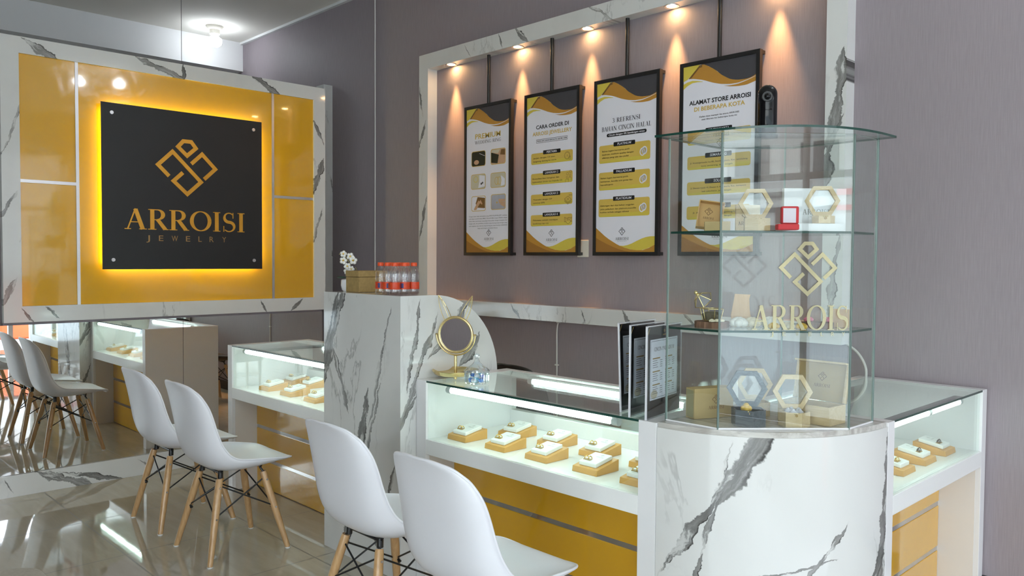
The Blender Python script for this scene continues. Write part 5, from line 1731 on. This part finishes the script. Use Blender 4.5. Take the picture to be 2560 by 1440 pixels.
# white box with raised lid
wb = thing('gift_box', 'white open box with its lettered lid upright at the right of the top shelf', 'box', (-1.13, 2.50, S2))
Mw = Matrix.Translation((-1.233, 2.328, S2)) @ Matrix.Rotation(math.radians(47.8), 4, 'Z')
mb = MB(); mb.box(.018, .212, .0, .060, 0, .024, M['box_white']); mb.xf(Mw); build('box_base', mb, wb, bevel=.001)
Mwl = Mw @ Matrix.Translation((.045, .064, .0))
mb = MB(); mb.box(.0, .200, .0, .020, 0, .138, M['box_white']); mb.xf(Mwl); wl = build('lid', mb, wb, bevel=.001)
mb = MB(); wff = lambda u, v, d: tuple(Mwl @ Vector((u, -.0006 - d, v))); serif(mb, 'ARROISI', .060, .055, .085, .017, M['print_grey'], wff, 0); text(mb, 'J E W E L R Y', .080, .046, .045, .005, M['print_grey'], wff, 0); build('lettering', mb, wl)
hexbox('hexagonal_ring_box', 'pine hexagonal ring box standing open on the white box, right of the top shelf', tuple(Mw @ Vector((.160, .034, .0250))), .034, .024, M['pine'], .55, .054, .05, None)
rv_ = thing('velvet_ring_box', 'small red velvet ring box lying open in the middle of the top shelf', 'ring box', (-1.24, 2.33, S2))
Mr = Matrix.Translation((-1.228, 2.312, S2)) @ Matrix.Rotation(math.radians(43), 4, 'Z')
mb = MB(); mb.box(-.012, .052, -.012, -.001, 0, .018, M['red_velvet']); mb.xf(Mr @ Matrix.Translation((0, -.030, 0)) @ Matrix.Scale(3.2, 4, (0, 1, 0))); build('box_base', mb, rv_, bevel=.004, seg=3)
mb = MB(); mb.box(.008, .060, .0, .022, .018, .072, M['red_velvet']); mb.xf(Mr @ Matrix.Translation((0, -.036, .001))); vl = build('lid', mb, rv_, bevel=.005, seg=3)
mb = MB(); mb.box(.012, .050, -.001, .0005, .022, .066, M['velvet_grey']); mb.xf(Mr @ Matrix.Translation((0, -.036, .001))); build('lining', mb, vl)

# ================================================================= WALL BITS
sw = thing('wall_switch', 'small cream switch plate on the mauve wall beside the second poster', 'switch', (-3.255, YW, 1.47))
mb = MB(); mb.box(-3.300, -3.212, YW - .010, YW - .0005, 1.418, 1.522, M['plastic_white']); build('plate', mb, sw, bevel=.003)
mb = MB(); mb.box(-3.288, -3.268, YW - .014, YW - .009, 1.445, 1.490, M['plastic_white']); build('rocker', mb, sw, bevel=.001)
def cable(path, label, r=.0045, clips=()):
    t_ = thing('wall_cable', label, 'cable', path[0])
    for _ in range(3):
        pp = [Vector(p) for p in path]
        path = [pp[0]] + [x for a, b in zip(pp, pp[1:]) for x in (a.lerp(b, .25), a.lerp(b, .75))] + [pp[-1]]
    mb = MB(); mb.tube(path, r, M['cable_white'], 8); build('cord', mb, t_, smooth=60)
    for p in clips:
        mb = MB(); mb.box(p[0] - .014, p[0] + .014, YW - .012, YW - .0005, p[2] - .004, p[2] + .004, M['cable_white']); build('clip', mb, t_)
cable([(-5.482, YW - .006, .10), (-5.482, YW - .006, 1.4), (-5.480, YW - .006, 2.4), (-5.484, YW - .006, ZC)], 'thin white cable running up the mauve wall left of the marble frame', .005)
cable([(-3.455, YW - .006, 1.015), (-3.470, YW - .006, .96), (-3.466, YW - .006, .80), (-3.464, YW - .006, .60), (-3.46, YW - .006, .30)], 'white cable hanging from the marble frame bottom behind the middle counter', .005, [(-3.455, 0, 1.006), (-3.466, 0, .735)])
cable([(-1.62, YW - .008, 1.016), (-1.55, YW - .03, .98), (-1.50, YW - .05, .90), (-1.52, YW - .08, .80), (-1.58, YW - .05, .70), (-1.60, YW - .03, .40)], 'white cable looping down behind the right counter near the wall', .006)

# ceiling bulbs
def bulb(x, y, label):
    t_ = thing('ceiling_bulb', label, 'light', (x, y, ZC), 0, 'bare bulbs on the ceiling')
    mb = MB(); mb.lathe([(.001, -.001), (.080, -.001), (.080, -.006), (.062, -.032), (.048, -.036), (.045, -.075), (.001, -.075)], M['plastic_white'], (x, y, ZC), 28); build('lamp_holder', mb, t_, smooth=35)
    mb = MB(); mb.lathe([(.022, -.076), (.030, -.092), (.062, -.118), (.066, -.140), (.060, -.168), (.040, -.186), (.001, -.192)], M['bulb_on'], (x, y, ZC), 24); build('bulb', mb, t_, smooth=60)
bulb(-7.45, 3.29, 'lit white bulb on the ceiling at the upper left')
bulb(-0.42, 2.92, 'lit white bulb on the ceiling right of the frame, the one nearer the camera')
bulb(-0.60, 3.30, 'lit white bulb on the ceiling right of the frame, the one nearer the mauve wall')

# beige stool at the lower left
st = thing('fabric_stool', 'beige fabric stool, only a rounded corner showing at the bottom left', 'stool', (-2.70, .49, 0))
mb = MB(); mb.prism(rrect(-2.885, .30, -2.50, .672, .085, 8), .33, .42, M['stool_fabric']); build('cushion', mb, st, smooth=50, bevel=.03, seg=4)
for sx in (-2.84, -2.55):
    for sy in (.35, .62):
        mb = MB(); mb.tube([(sx, sy, .33), (sx, sy, 0)], [.016, .012], M['leg_wood'], 12); build('leg', mb, st, smooth=40)

# ================================================================= OUTSIDE (seen in the mirror and in the glass)
mb = MB(); mb.box(SX, 40, -30, 30, -.12, -.02, M['pavement']); struct('ground', mb)
bd = thing('street_building', 'pale building across the street with a red fascia band, seen only as a reflection', 'building', (16, 0, 0))
mb = MB(); mb.box(16, 20, -16, 9, -.02, 5.3, M['facade']); build('wall', mb, bd)
for z0, z1 in ((2.98, 3.12), (2.62, 2.74)):
    mb = MB(); mb.box(15.9, 16, -3.3, -1.7, z0, z1, M['red_paint']); build('red_fascia', mb, bd)
    mb = MB(); mb.box(15.9, 16, -1.55, -1.35, z0, z1, M['yellow_paint']); mb.box(15.9, 16, -1.7, -1.55, z0, z1, M['red_paint']); build('yellow_fascia', mb, bd)
    mb = MB(); mb.box(15.9, 16, -9.0, -3.3, z0, z1, M['base_dark']); build('dark_fascia', mb, bd)
for y in (-7.6, -5.9, -4.2, -2.4, 1.0, 3.4):
    mb = MB(); mb.box(15.95, 16, y, y + .9, 3.4, 4.3, M['dark_bar']); build('window', mb, bd)
mb = MB(); mb.box(14.6, 16, -16, 9, 4.75, 4.9, M['white_paint']); build('canopy', mb, bd)
tr = thing('street_tree', 'green street tree outside the shopfront, seen only as a reflection', 'tree', (10, 7, 0))
mb = MB(); mb.tube([(10, 7, -.02), (10, 7, 2.4)], .12, M['slab_wood'], 10); build('trunk', mb, tr, smooth=50)
mb = MB()
random.seed(3)
for k in range(26):
    mb.ball((10 + random.uniform(-1.2, 1.2), 7 + random.uniform(-1.4, 1.4), 3.3 + random.uniform(-.9, 1.3)), random.uniform(.35, .6), M['tree_green'], 6)
build('crown', mb, tr)
mb = MB(); mb.box(5.1, 5.6, 3.22, 3.72, -.02, 1.0, M['orange_paint']); mb.box(5.08, 5.62, 3.2, 3.74, 1.0, 1.06, M['black_metal'])
tag(build('orange_booth', mb, loc=(5.35, 3.47, -.02), bevel=.03), 'orange box outside the shopfront, seen in the low mirror', 'box')

for o in bpy.data.objects:
    if '_o' in o:
        del o['_o']
